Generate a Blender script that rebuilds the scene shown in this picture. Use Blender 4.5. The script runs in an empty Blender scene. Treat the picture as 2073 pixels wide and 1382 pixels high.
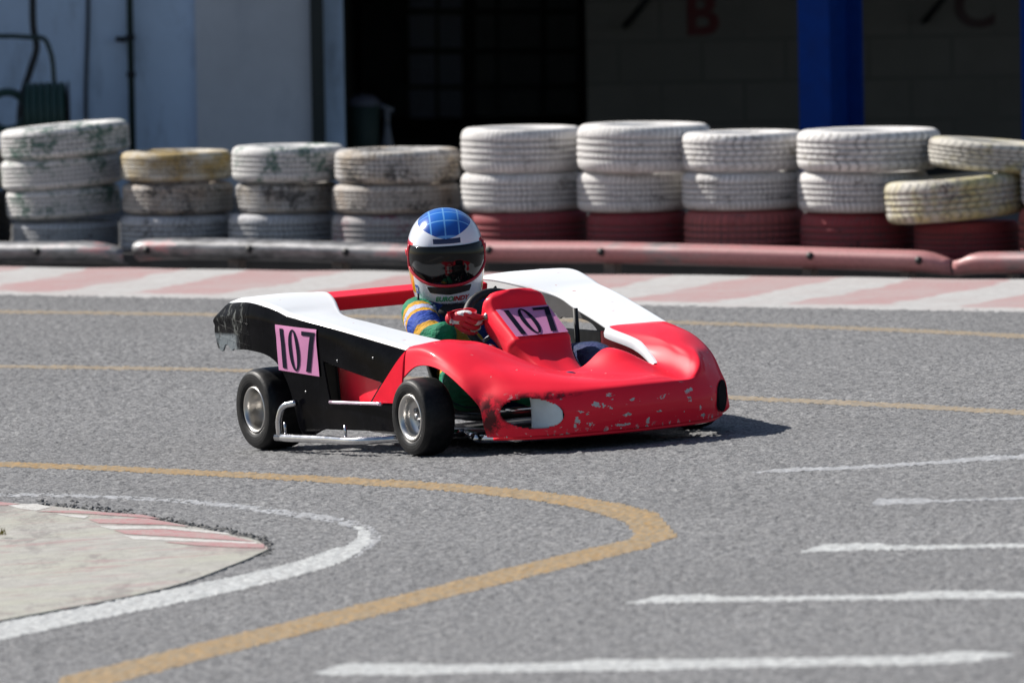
import bpy, math, random
import numpy as np
from mathutils import Vector, Matrix, kdtree, noise
R = math.radians
rng = np.random.default_rng(7)
random.seed(7)
scene = bpy.context.scene
COL = scene.collection

# ------------------------------------------------------------------ camera
FPX = 300.0 / 22.3 * 2073.0           # focal length in photo pixels
SIN_E = 2.89 / 45.72
CAM = np.array([0.0, -45.72 * math.cos(math.asin(SIN_E)), 2.89])
ROLL = 0.018
_psi, _pit = 0.000932, -0.0562
fwd = np.array([math.sin(_psi) * math.cos(_pit), math.cos(_psi) * math.cos(_pit), math.sin(_pit)])
right0 = np.array([math.cos(_psi), -math.sin(_psi), 0.0])
up0 = np.cross(right0, fwd)
RT = right0 * math.cos(ROLL) - up0 * math.sin(ROLL)
UP = up0 * math.cos(ROLL) + right0 * math.sin(ROLL)
cd = bpy.data.cameras.new('camera')
cd.lens = 300.0
cd.sensor_width = 22.3
cd.clip_start = 0.5
cd.clip_end = 2000.0
cd.dof.use_dof = True
cd.dof.focus_distance = 45.5
cd.dof.aperture_fstop = 4.2
cam = bpy.data.objects.new('camera', cd)
COL.objects.link(cam)
cam.matrix_world = Matrix(((RT[0], UP[0], -fwd[0], CAM[0]), (RT[1], UP[1], -fwd[1], CAM[1]),
                           (RT[2], UP[2], -fwd[2], CAM[2]), (0, 0, 0, 1)))
scene.camera = cam

# ------------------------------------------------------------------ sky, sun, exposure
SUN_TO = Vector((-1.0, 0.62, 0.97)).normalized()
world = bpy.data.worlds.new('World')
scene.world = world
world.use_nodes = True
wn = world.node_tree.nodes
sky = wn.new('ShaderNodeTexSky')
sky.sky_type = 'NISHITA'
sky.sun_disc = False
sky.sun_elevation = math.asin(SUN_TO.z)
sky.sun_rotation = math.atan2(SUN_TO.x, SUN_TO.y)
bg = wn['Background']
bg.inputs['Strength'].default_value = 0.060
world.node_tree.links.new(sky.outputs['Color'], bg.inputs['Color'])
sl = bpy.data.lights.new('sun', 'SUN')
sl.energy = 5.0
sl.angle = R(0.5)
sl.color = (1.0, 0.955, 0.89)
so = bpy.data.objects.new('sun', sl)
so.rotation_euler = SUN_TO.to_track_quat('Z', 'Y').to_euler()
so.location = (-20, 12, 20)
COL.objects.link(so)
scene.view_settings.view_transform = 'Standard'
scene.view_settings.look = 'None'
scene.view_settings.gamma = 1.0
scene.view_settings.exposure = 0.54
scene.cycles.use_denoising = True
scene.cycles.max_bounces = 8

# ------------------------------------------------------------------ helpers
def bank(y):
    y = np.asarray(y, float)
    t = np.clip((y - 1.0) / 6.0, 0, 1)
    a = 1 - t * t * (3 - 2 * t)
    t2 = np.clip((y + 20.0) / 8.0, 0, 1)
    return 0.05 * a * t2 * t2 * (3 - 2 * t2)

def xfade(x):
    x = np.asarray(x, float)
    return np.clip(x, -6, 6)

def gz(x, y):
    return bank(y) * xfade(x)

def ray(px, py):
    d = fwd + RT * ((px - 1036.5) / FPX) - UP * ((py - 691.0) / FPX)
    return d

def G(px, py):
    d = ray(px, py)
    z = 0.0
    for _ in range(30):
        t = (z - CAM[2]) / d[2]
        p = CAM + d * t
        z = float(gz(p[0], p[1]))
    return np.array([p[0], p[1], z])

def atY(px, py, Y):
    d = ray(px, py)
    return CAM + d * ((Y - CAM[1]) / d[1])

def mesh(name, v, f, m=None, parent=None, smooth=True, mats=None, midx=None):
    me = bpy.data.meshes.new(name)
    me.from_pydata([tuple(map(float, p)) for p in v], [], [tuple(int(i) for i in q) for q in f])
    if m is not None:
        me.materials.append(m)
    if mats:
        for q in mats:
            me.materials.append(q)
    if midx is not None:
        me.polygons.foreach_set('material_index', np.asarray(midx, dtype=np.int32))
    if smooth:
        me.polygons.foreach_set('use_smooth', np.ones(len(me.polygons), dtype=bool))
    me.update()
    o = bpy.data.objects.new(name, me)
    COL.objects.link(o)
    if parent is not None:
        o.parent = parent
    return o

def tag(o, label=None, cat=None, group=None, kind=None):
    if label: o['label'] = label
    if cat: o['category'] = cat
    if group: o['group'] = group
    if kind: o['kind'] = kind
    return o

def empty(name, label, cat, group=None):
    o = bpy.data.objects.new(name, None)
    o.empty_display_size = 0.1
    COL.objects.link(o)
    return tag(o, label, cat, group)

class MB:
    def __init__(s): s.v = []; s.f = []
    def add(s, v, f):
        b = len(s.v)
        s.v += [tuple(map(float, p)) for p in v]
        s.f += [tuple(i + b for i in q) for q in f]
        return s
    def box(s, lo, hi, bev=0.0):
        x0, y0, z0 = lo; x1, y1, z1 = hi
        s.add([(x0, y0, z0), (x1, y0, z0), (x1, y1, z0), (x0, y1, z0), (x0, y0, z1), (x1, y0, z1), (x1, y1, z1), (x0, y1, z1)],
              [(3, 2, 1, 0), (4, 5, 6, 7), (0, 1, 5, 4), (1, 2, 6, 5), (2, 3, 7, 6), (3, 0, 4, 7)])
        return s
    def tube(s, pts, r, n=12, cap=True):
        pts = [Vector(p) for p in pts]
        rs = r if isinstance(r, (list, tuple)) else [r] * len(pts)
        rings = []
        t0 = (pts[1] - pts[0]).normalized()
        a = t0.orthogonal().normalized()
        for i, p in enumerate(pts):
            if i == 0: t = pts[1] - p
            elif i == len(pts) - 1: t = p - pts[i - 1]
            else: t = (pts[i + 1] - p).normalized() + (p - pts[i - 1]).normalized()
            t.normalize()
            a = (a - t * a.dot(t)).normalized()
            b = t.cross(a)
            rings.append([p + (a * math.cos(2 * math.pi * k / n) + b * math.sin(2 * math.pi * k / n)) * rs[i] for k in range(n)])
        v = [q for rg in rings for q in rg]
        f = []
        for i in range(len(pts) - 1):
            for k in range(n):
                f.append((i * n + k, i * n + (k + 1) % n, (i + 1) * n + (k + 1) % n, (i + 1) * n + k))
        if cap:
            f.append(tuple(range(n))[::-1]); f.append(tuple(range((len(pts) - 1) * n, len(pts) * n)))
        return s.add(v, f)
    def lathe(s, prof, n=48, axis='Z', org=(0, 0, 0), closed=False):
        m = len(prof); v = []; f = []
        for k in range(n):
            a = 2 * math.pi * k / n
            for r, z in prof:
                if axis == 'Z': p = (r * math.cos(a), r * math.sin(a), z)
                elif axis == 'Y': p = (r * math.cos(a), z, r * math.sin(a))
                else: p = (z, r * math.cos(a), r * math.sin(a))
                v.append((p[0] + org[0], p[1] + org[1], p[2] + org[2]))
        for k in range(n):
            k2 = (k + 1) % n
            for j in range(m if closed else m - 1):
                j2 = (j + 1) % m
                f.append((k * m + j, k2 * m + j, k2 * m + j2, k * m + j2))
        return s.add(v, f)
    def build(s, name, m, parent=None, smooth=True, bevel=0.0, sub=0):
        o = mesh(name, s.v, s.f, m, parent, smooth)
        if bevel:
            b = o.modifiers.new('bevel', 'BEVEL'); b.width = bevel; b.segments = 2; b.limit_method = 'ANGLE'
        if sub:
            q = o.modifiers.new('sub', 'SUBSURF'); q.levels = sub; q.render_levels = sub
        return o

def smooth_path(pts, k=8):
    P = np.array(pts, float)
    return [tuple(p) for p in dense(P[:, None, :], k)[:, 0, :]]

def dense(P, k):
    """interpolating spline along axis 0; k = samples per span or a target length."""
    P = np.asarray(P, float)
    n = P.shape[0]
    d = np.linalg.norm(np.diff(P, axis=0), axis=2)
    h = np.maximum(d.mean(axis=1), 1e-5)
    hm = np.maximum(d.max(axis=1), 1e-5)
    m = np.zeros_like(P)
    sl_ = np.diff(P, axis=0) / h[:, None, None]
    for i in range(1, n - 1):
        m[i] = (sl_[i - 1] * h[i] + sl_[i] * h[i - 1]) / (h[i] + h[i - 1])
    m[0] = sl_[0]; m[-1] = sl_[-1]
    out = []
    for i in range(n - 1):
        kk = k if isinstance(k, int) else max(2, int(math.ceil(hm[i] / k)))
        for q in range(kk):
            t = q / kk
            h00 = 2 * t**3 - 3 * t**2 + 1; h10 = t**3 - 2 * t**2 + t
            h01 = -2 * t**3 + 3 * t**2; h11 = t**3 - t**2
            out.append(P[i] * h00 + m[i] * h10 * h[i] + P[i + 1] * h01 + m[i + 1] * h11 * h[i])
    out.append(P[-1])
    return np.array(out)

def grid_faces(nr, nc):
    i, j = np.meshgrid(np.arange(nr - 1), np.arange(nc - 1), indexing='ij')
    a = (i * nc + j).ravel()
    return np.stack([a, a + 1, a + nc + 1, a + nc], 1)

def in_poly(x, y, poly):
    poly = np.asarray(poly, float)
    x = np.asarray(x); y = np.asarray(y)
    ins = np.zeros(x.shape, bool)
    j = len(poly) - 1
    for i in range(len(poly)):
        xi, yi = poly[i]; xj, yj = poly[j]
        c = ((yi > y) != (yj > y)) & (x < (xj - xi) * (y - yi) / (yj - yi + 1e-12) + xi)
        ins ^= c
        j = i
    return ins

def prune(v, f):
    f = np.asarray(f)
    used = np.unique(f)
    mp = -np.ones(len(v), int); mp[used] = np.arange(len(used))
    return np.asarray(v)[used], mp[f]

# ------------------------------------------------------------------ materials
class NT:
    def __init__(s, name):
        s.m = bpy.data.materials.new(name); s.m.use_nodes = True
        s.t = s.m.node_tree; s.n = s.t.nodes; s.b = s.n['Principled BSDF']; s._oc = None
    def node(s, typ, **kw):
        x = s.n.new(typ)
        for k, val in kw.items(): setattr(x, k, val)
        return x
    def link(s, a, b): s.t.links.new(a, b)
    def put(s, sock, val):
        if isinstance(val, bpy.types.NodeSocket): s.link(val, sock)
        elif isinstance(val, (tuple, list)) and sock.type == 'RGBA': sock.default_value = (*val[:3], 1)
        else: sock.default_value = val
    def oc(s):
        if s._oc is None: s._oc = s.node('ShaderNodeTexCoord').outputs['Object']
        return s._oc
    def xyz(s, vec=None):
        x = s.node('ShaderNodeSeparateXYZ'); s.link(vec or s.oc(), x.inputs[0])
        return x.outputs[0], x.outputs[1], x.outputs[2]
    def math(s, op, a, b=0.0, c=None, clamp=False):
        x = s.node('ShaderNodeMath', operation=op); x.use_clamp = clamp
        s.put(x.inputs[0], a); s.put(x.inputs[1], b)
        if c is not None: s.put(x.inputs[2], c)
        return x.outputs[0]
    def noise(s, scale, detail=3, rough=0.55, vec=None, stretch=None, off=None):
        x = s.node('ShaderNodeTexNoise'); x.inputs['Scale'].default_value = scale
        x.inputs['Detail'].default_value = detail; x.inputs['Roughness'].default_value = rough
        v = vec or s.oc()
        if stretch or off is not None:
            mp = s.node('ShaderNodeMapping'); s.link(v, mp.inputs[0])
            if stretch: mp.inputs['Scale'].default_value = stretch
            if off is not None: s.put(mp.inputs['Location'], off)
            v = mp.outputs[0]
        s.link(v, x.inputs['Vector'])
        return x.outputs['Fac']
    def ramp(s, fac, lo, hi):
        x = s.node('ShaderNodeMapRange'); x.clamp = True
        s.put(x.inputs[0], fac); x.inputs[1].default_value = lo; x.inputs[2].default_value = hi
        return x.outputs[0]
    def mix(s, fac, a, b):
        x = s.node('ShaderNodeMix', data_type='RGBA')
        s.put(x.inputs[0], fac); s.put(x.inputs[6], a); s.put(x.inputs[7], b)
        return x.outputs[2]
    def bump(s, h, strength=0.3, dist=0.01):
        x = s.node('ShaderNodeBump'); x.inputs['Strength'].default_value = strength; x.inputs['Distance'].default_value = dist
        s.link(h, x.inputs['Height']); s.link(x.outputs[0], s.b.inputs['Normal'])
    def fin(s, color, rough=0.5, metal=0.0, coat=0.0, spec=None):
        s.put(s.b.inputs['Base Color'], color); s.put(s.b.inputs['Roughness'], rough)
        s.put(s.b.inputs['Metallic'], metal); s.b.inputs['Coat Weight'].default_value = coat
        s.b.inputs['Coat Roughness'].default_value = 0.06
        if spec is not None: s.b.inputs['Specular IOR Level'].default_value = spec
        return s.m

def simple(name, c, rough=0.5, metal=0.0, coat=0.0, var=0.12, scale=18, bump=0.0, spec=None):
    n = NT(name)
    f = n.ramp(n.noise(scale, 4), 0.3, 0.7)
    dark = tuple(x * (1 - var) for x in c)
    lite = tuple(min(1, x * (1 + var * 0.6)) for x in c)
    col = n.mix(f, dark, lite)
    rg = n.math('ADD', n.math('MULTIPLY', f, 0.12), rough - 0.04)
    if bump: n.bump(n.noise(scale * 6, 3), bump, 0.004)
    return n.fin(col, rg, metal, coat, spec)

WHITE = (0.74, 0.77, 0.80); RED = (0.90, 0.020, 0.046); BLACK = (0.002, 0.002, 0.003)

def m_asphalt():
    n = NT('asphalt')
    a = n.noise(120, 2, 0.6); b = n.noise(42, 3, 0.65); c = n.noise(0.55, 4, 0.6); d = n.noise(6, 3)
    e = n.noise(18, 3, 0.6)
    s = n.math('ADD', n.math('MULTIPLY', a, 0.50), n.math('MULTIPLY', b, 0.50))
    f = n.ramp(s, 0.40, 0.60)
    col = n.mix(f, (0.048, 0.049, 0.053), (0.258, 0.259, 0.264))
    col = n.mix(n.ramp(e, 0.42, 0.62), col, n.mix(f, (0.050, 0.051, 0.055), (0.308, 0.307, 0.307)))
    col = n.mix(n.math('MULTIPLY', n.ramp(c, 0.40, 0.62), 0.40), col, n.mix(0.5, col, (0.09, 0.09, 0.093)))
    col = n.mix(n.math('MULTIPLY', n.ramp(d, 0.45, 0.7), 0.25), col, (0.12, 0.12, 0.122))
    n.bump(b, 0.35, 0.006)
    return n.fin(col, 0.82, spec=0.3)

def m_road_paint(name, c, wear=0.5, under=(0.2, 0.2, 0.2)):
    n = NT(name)
    f = n.ramp(n.math('ADD', n.math('MULTIPLY', n.noise(110, 3, 0.65), 0.5), n.math('MULTIPLY', n.noise(34, 3, 0.65), 0.5)), 0.56 - wear * 0.20, 0.62 - wear * 0.14)
    g = n.ramp(n.noise(4, 4, 0.6), 0.35, 0.7)
    col = n.mix(n.math('MULTIPLY', f, 0.85), c, under)
    col = n.mix(n.math('MULTIPLY', g, 0.35), col, tuple(x * 0.75 for x in c))
    return n.fin(col, 0.75)

def m_kerb():
    n = NT('kerb_paint')
    uv = n.node('ShaderNodeUVMap').outputs[0]
    u, v, _ = n.xyz(uv)
    wob = n.math('MULTIPLY', n.math('SUBTRACT', n.noise(4, 4), 0.5), 0.22)
    ph = n.math('ADD', n.math('SUBTRACT', u, n.math('MULTIPLY', v, -0.11)), wob)
    fr = n.math('FRACT', n.math('DIVIDE', ph, 0.775))
    red = n.math('MULTIPLY', n.ramp(fr, 0.40, 0.43), n.math('SUBTRACT', 1, n.ramp(fr, 0.955, 0.985)))
    inner = n.ramp(n.math('ADD', v, wob), 0.19, 0.22)
    red = n.math('MULTIPLY', red, inner)
    w = n.mix(n.ramp(n.noise(28, 5, 0.7), 0.35, 0.7), (0.44, 0.435, 0.43), (0.34, 0.335, 0.33))
    r = n.mix(n.ramp(n.noise(40, 4, 0.7), 0.35, 0.7), (0.36, 0.20, 0.20), (0.36, 0.28, 0.275))
    col = n.mix(red, w, r)
    col = n.mix(n.math('MULTIPLY', n.ramp(n.noise(3.5, 5, 0.7), 0.42, 0.7), 0.65), col, (0.36, 0.325, 0.32))
    col = n.mix(n.ramp(n.noise(55, 2), 0.70, 0.76), col, (0.10, 0.09, 0.08))
    n.bump(n.noise(90, 3), 0.3, 0.004)
    return n.fin(col, 0.85)

def m_tyre(name, paint, stain=None, stain_amt=0.5, wear=0.3, second=None, band=0, sipes=64, hb=38.0):
    """painted road tyre lying flat: tread sipes by angle, circumferential grooves are geometry."""
    n = NT(name)
    x, y, z = n.xyz()
    ri = n.node('ShaderNodeObjectInfo').outputs['Random']
    offv = n.node('ShaderNodeCombineXYZ')
    for k in range(3): n.link(n.math('MULTIPLY', ri, 37.0 + 11 * k), offv.inputs[k])
    off = offv.outputs[0]
    ang = n.math('ARCTAN2', y, x)
    az = n.math('ABSOLUTE', n.math('SUBTRACT', z, 0.0))
    lean = n.math('MULTIPLY', n.math('PINGPONG', n.math('ADD', z, 0.2), 0.034), hb * 2.0)
    ph = n.math('ADD', n.math('MULTIPLY', ang, float(sipes)), lean)
    s = n.math('SINE', ph)
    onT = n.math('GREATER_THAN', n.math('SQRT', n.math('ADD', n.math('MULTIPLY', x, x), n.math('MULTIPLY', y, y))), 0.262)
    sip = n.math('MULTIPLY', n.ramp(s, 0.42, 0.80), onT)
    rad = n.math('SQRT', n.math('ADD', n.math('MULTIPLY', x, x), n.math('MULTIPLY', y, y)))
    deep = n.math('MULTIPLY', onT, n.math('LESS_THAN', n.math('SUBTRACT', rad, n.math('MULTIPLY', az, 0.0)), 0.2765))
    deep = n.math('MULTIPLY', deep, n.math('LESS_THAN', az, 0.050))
    big = n.noise(7.0, 5, 0.62, off=off); fine = n.noise(55, 4, 0.7, off=off); mid = n.noise(14, 4, 0.6, off=off)
    p = n.mix(n.ramp(mid, 0.4, 0.7), paint, tuple(c * 0.80 for c in paint))
    if second: p = n.mix(n.ramp(n.noise(5, 5, 0.7, off=off), 0.46, 0.62), p, second)
    grime = n.math('MULTIPLY', n.ramp(n.math('ADD', n.math('MULTIPLY', big, 0.5), n.math('MULTIPLY', fine, 0.5)), 0.50, 0.66), wear * 1.5, clamp=True)
    p = n.mix(grime, p, (0.22, 0.205, 0.19))
    if stain:
        st = n.ramp(n.math('ADD', n.math('MULTIPLY', big, 0.55), n.math('MULTIPLY', fine, 0.45)), 0.62 - stain_amt * 0.22, 0.68 - stain_amt * 0.20)
        p = n.mix(n.math('MULTIPLY', st, 0.85), p, stain)
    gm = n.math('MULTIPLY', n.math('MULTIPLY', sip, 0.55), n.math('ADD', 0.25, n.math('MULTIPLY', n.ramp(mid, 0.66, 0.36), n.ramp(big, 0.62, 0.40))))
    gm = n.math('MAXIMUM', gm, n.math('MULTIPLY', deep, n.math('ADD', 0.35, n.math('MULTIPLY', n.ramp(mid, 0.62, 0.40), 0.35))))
    cvs = n.node('ShaderNodeCombineXYZ'); n.link(n.math('MULTIPLY', ang, 0.30), cvs.inputs[0]); n.link(n.math('MULTIPLY', z, 4.0), cvs.inputs[1]); n.link(n.math('MULTIPLY', ri, 19.0), cvs.inputs[2])
    stk = n.ramp(n.math('ADD', n.math('MULTIPLY', n.noise(5.5, 4, 0.65, vec=cvs.outputs[0]), 0.8), n.math('MULTIPLY', fine, 0.2)), 0.60 - wear * 0.08, 0.68)
    p = n.mix(n.math('MULTIPLY', n.math('MULTIPLY', stk, onT), 0.75), p, (0.12, 0.115, 0.115))
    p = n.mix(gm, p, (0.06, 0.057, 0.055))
    h = n.math('SUBTRACT', 1.0, n.math('ADD', sip, n.math('MULTIPLY', fine, 0.3)))
    n.bump(h, 0.55, 0.006)
    return n.fin(p, 0.7, spec=0.3)

def m_body(name, kind):
    """body paints, laid out along the kart (x forward, y left, z up)."""
    n = NT(name)
    x, y, z = n.xyz()
    fine = n.noise(95, 3, 0.6); mid = n.noise(11, 5, 0.7); spot = n.noise(42, 2, 0.5)
    if kind == 'white':
        col = n.mix(n.ramp(n.noise(3, 3), 0.3, 0.7), WHITE, tuple(c * 0.95 for c in WHITE))
        chip = n.ramp(n.math('ADD', n.math('MULTIPLY', spot, 0.6), n.math('MULTIPLY', mid, 0.4)), 0.655, 0.67)
        col = n.mix(n.math('MULTIPLY', chip, 0.7), col, (0.5, 0.10, 0.10))
        return n.fin(col, 0.55, coat=0.06, spec=0.25)
    if kind == 'side':
        edge = n.math('SUBTRACT', x, n.math('ADD', 0.265, n.math('MULTIPLY', n.math('SUBTRACT', z, 0.345), 0.98)))
        red = n.math('MULTIPLY', n.math('GREATER_THAN', edge, 0.0), n.math('GREATER_THAN', z, 0.168))
        blk = n.mix(n.ramp(mid, 0.45, 0.7), BLACK, (0.005, 0.005, 0.007))
        scuff = n.ramp(n.math('ADD', n.math('MULTIPLY', fine, 0.6), n.math('MULTIPLY', mid, 0.4)), 0.64, 0.70)
        lowz = n.ramp(z, 0.20, 0.08)
        blk = n.mix(n.math('MULTIPLY', scuff, n.math('ADD', 0.12, n.math('MULTIPLY', lowz, 0.4))), blk, (0.16, 0.16, 0.16))
        tape = n.ramp(x, -0.60, -0.66)
        crease = n.ramp(n.noise(34, 4, 0.7, stretch=(1, 1, 0.5)), 0.54, 0.62)
        blk = n.mix(n.math('MULTIPLY', tape, crease), blk, (0.10, 0.105, 0.10))
        pale = n.math('MULTIPLY', n.ramp(x, -0.68, -0.72), n.math('MULTIPLY', n.ramp(z, 0.392, 0.380), n.ramp(mid, 0.40, 0.5)))
        blk = n.mix(n.math('MULTIPLY', pale, 0.8), blk, (0.22, 0.25, 0.27))
        rd = n.mix(n.ramp(mid, 0.35, 0.7), RED, tuple(c * 0.85 for c in RED))
        col = n.mix(red, blk, rd)
        rough = n.math('ADD', 0.11, n.math('ADD', n.math('MULTIPLY', tape, 0.16), n.math('MULTIPLY', fine, 0.10)))
        br = n.node('ShaderNodeTexBrick'); br.inputs['Scale'].default_value = 1.0
        br.inputs['Brick Width'].default_value = 0.05; br.inputs['Row Height'].default_value = 0.036; br.inputs['Mortar Size'].default_value = 0.003
        cv = n.node('ShaderNodeCombineXYZ'); n.link(x, cv.inputs[0]); n.link(z, cv.inputs[1])
        mp = n.node('ShaderNodeMapping'); mp.inputs['Rotation'].default_value = (0, 0, 0.15)
        n.link(cv.outputs[0], mp.inputs[0]); n.link(mp.outputs[0], br.inputs['Vector'])
        hh = n.math('ADD', n.math('MULTIPLY', br.outputs['Fac'], 0.6), n.noise(26, 4, 0.7))
        n.bump(n.math('MULTIPLY', hh, n.math('ADD', 0.02, tape)), 0.6, 0.008)
        return n.fin(col, rough, coat=0.0, spec=0.05)
    # red nose
    col = n.mix(n.ramp(n.noise(4, 3), 0.3, 0.7), RED, tuple(c * 0.93 for c in RED))
    low = n.ramp(z, 0.205, 0.17)
    front = n.ramp(x, 0.62, 0.70)
    str1 = n.noise(30, 4, 0.65, stretch=(1, 0.42, 1))
    chip = n.ramp(n.math('ADD', n.math('MULTIPLY', str1, 0.72), n.math('MULTIPLY', mid, 0.28)), 0.602, 0.612)
    bott = n.math('MULTIPLY', n.ramp(z, 0.075, 0.060), n.ramp(n.noise(48, 3), 0.60, 0.62))
    chip = n.math('MAXIMUM', n.math('MULTIPLY', chip, low), n.math('MULTIPLY', bott, 0.8))
    chip = n.math('MULTIPLY', chip, front)
    fl = n.ramp(spot, 0.735, 0.745)
    chip = n.math('MAXIMUM', chip, n.math('MULTIPLY', fl, n.ramp(z, 0.36, 0.2)))
    col = n.mix(chip, col, n.mix(n.ramp(fine, 0.4, 0.6), (0.62, 0.60, 0.58), (0.26, 0.24, 0.23)))
    warp = n.math('ADD', n.math('MULTIPLY', n.math('SUBTRACT', n.noise(48, 3, 0.7), 0.5), 5.0), n.math('MULTIPLY', n.math('SUBTRACT', n.noise(120, 2, 0.6), 0.5), 3.0))
    for (sy, sz, ry, rz, tilt) in ((-.135, .142, .045, .010, -.22), (-.215, .088, .010, .028, .3), (-.17, .080, .020, .008, 0), (.085, .150, .018, .009, .2), (.205, .158, .026, .010, .1), (.03, .078, .010, .012, 0), (.25, .10, .009, .016, 0), (-.06, .072, .05, .005, .05)):
        a_ = n.math('SUBTRACT', y, sy); b_ = n.math('SUBTRACT', n.math('SUBTRACT', z, sz), n.math('MULTIPLY', a_, tilt))
        a_ = n.math('DIVIDE', a_, ry); b_ = n.math('DIVIDE', b_, rz)
        q_ = n.math('ADD', n.math('ADD', n.math('MULTIPLY', a_, a_), n.math('MULTIPLY', b_, b_)), warp)
        m_ = n.math('MULTIPLY', n.math('LESS_THAN', q_, 0.30), front)
        col = n.mix(m_, col, (0.50, 0.48, 0.47))
    # black rubbed scuff round the right-hand intake
    dx = n.math('DIVIDE', n.math('SUBTRACT', y, -0.435), 0.040); dz = n.math('DIVIDE', n.math('SUBTRACT', z, 0.125), 0.075)
    rr = n.math('ADD', n.math('MULTIPLY', dx, dx), n.math('MULTIPLY', dz, dz))
    sc = n.math('MULTIPLY', n.ramp(rr, 1.2, 0.3), n.ramp(n.noise(22, 4, 0.65), 0.42, 0.55))
    col = n.mix(n.math('MULTIPLY', sc, 0.92), col, (0.02, 0.012, 0.012))
    dx = n.math('DIVIDE', n.math('SUBTRACT', y, -0.29), 0.10); dz = n.math('DIVIDE', n.math('SUBTRACT', z, 0.185), 0.014)
    rr = n.math('ADD', n.math('MULTIPLY', dx, dx), n.math('MULTIPLY', dz, dz))
    sc = n.math('MULTIPLY', n.math('MULTIPLY', n.ramp(rr, 1.2, 0.4), n.ramp(n.noise(35, 4), 0.4, 0.55)), front)
    col = n.mix(n.math('MULTIPLY', sc, 0.8), col, (0.05, 0.01, 0.015))
    n.bump(n.noise(7, 2), 0.10, 0.02)
    return n.fin(col, n.math('ADD', 0.46, n.math('MULTIPLY', chip, 0.4)), coat=0.22, spec=0.07)

def m_suit():
    """green racing suit with blue, yellow and pale bands round the upper arm."""
    n = NT('racing_suit_cloth')
    x, y, z = n.xyz()
    ay = n.math('ABSOLUTE', y)
    S = (-0.315, 0.150, 0.44); E = (-0.115, 0.205, 0.335)
    d = np.array(E) - np.array(S); L = np.linalg.norm(d); d = d / L
    t = n.math('ADD', n.math('MULTIPLY', n.math('SUBTRACT', x, S[0]), float(d[0] / L)),
               n.math('ADD', n.math('MULTIPLY', n.math('SUBTRACT', ay, S[1]), float(d[1] / L)), n.math('MULTIPLY', n.math('SUBTRACT', z, S[2]), float(d[2] / L))))
    arm = n.math('MULTIPLY', n.math('GREATER_THAN', ay, 0.112), n.math('LESS_THAN', x, -0.02))
    cr = n.node('ShaderNodeValToRGB'); cr.color_ramp.interpolation = 'CONSTANT'
    n.link(n.math('ADD', t, n.math('MULTIPLY', n.math('SUBTRACT', n.noise(25, 2), 0.5), 0.10)), cr.inputs[0])
    GREEN = (0.012, 0.20, 0.10); BLUE = (0.02, 0.06, 0.36); YEL = (0.62, 0.32, 0.015); PALE = (0.42, 0.45, 0.68)
    st = [(0.0, GREEN), (0.10, YEL), (0.26, PALE), (0.40, YEL), (0.50, BLUE), (0.82, YEL), (1.0, GREEN)]
    els = cr.color_ramp.elements
    els[0].position, els[0].color = 0.0, (*st[0][1], 1)
    els[1].position, els[1].color = st[1][0], (*st[1][1], 1)
    for p, c in st[2:]:
        e = els.new(min(p, 0.995)); e.color = (*c, 1)
    torso = n.mix(n.math('GREATER_THAN', n.noise(4.5, 1), 0.56), (0.015, 0.03, 0.14), (0.45, 0.27, 0.02))
    torso = n.mix(n.math('GREATER_THAN', ay, 0.10), torso, (0.012, 0.05, 0.10))
    legs = n.mix(n.math('LESS_THAN', y, 0.02), (0.015, 0.025, 0.10), (0.012, 0.22, 0.11))
    fore = n.math('MULTIPLY', n.math('GREATER_THAN', ay, 0.11), n.math('LESS_THAN', x, 0.04))
    col = n.mix(n.math('GREATER_THAN', x, 0.06), torso, legs)
    col = n.mix(fore, col, GREEN)
    col = n.mix(arm, col, cr.outputs[0])
    fold = n.noise(24, 3, 0.5, stretch=(1, 1, 2))
    col = n.mix(n.math('MULTIPLY', n.ramp(fold, 0.42, 0.6), 0.25), col, (0.01, 0.05, 0.05))
    w = n.node('ShaderNodeTexWave'); w.inputs['Scale'].default_value = 24; w.inputs['Distortion'].default_value = 5
    n.link(n.oc(), w.inputs['Vector'])
    n.bump(n.math('ADD', n.math('MULTIPLY', w.outputs['Fac'], 0.04), fold), 0.55, 0.025)
    return n.fin(col, 0.75, spec=0.2)

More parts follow.
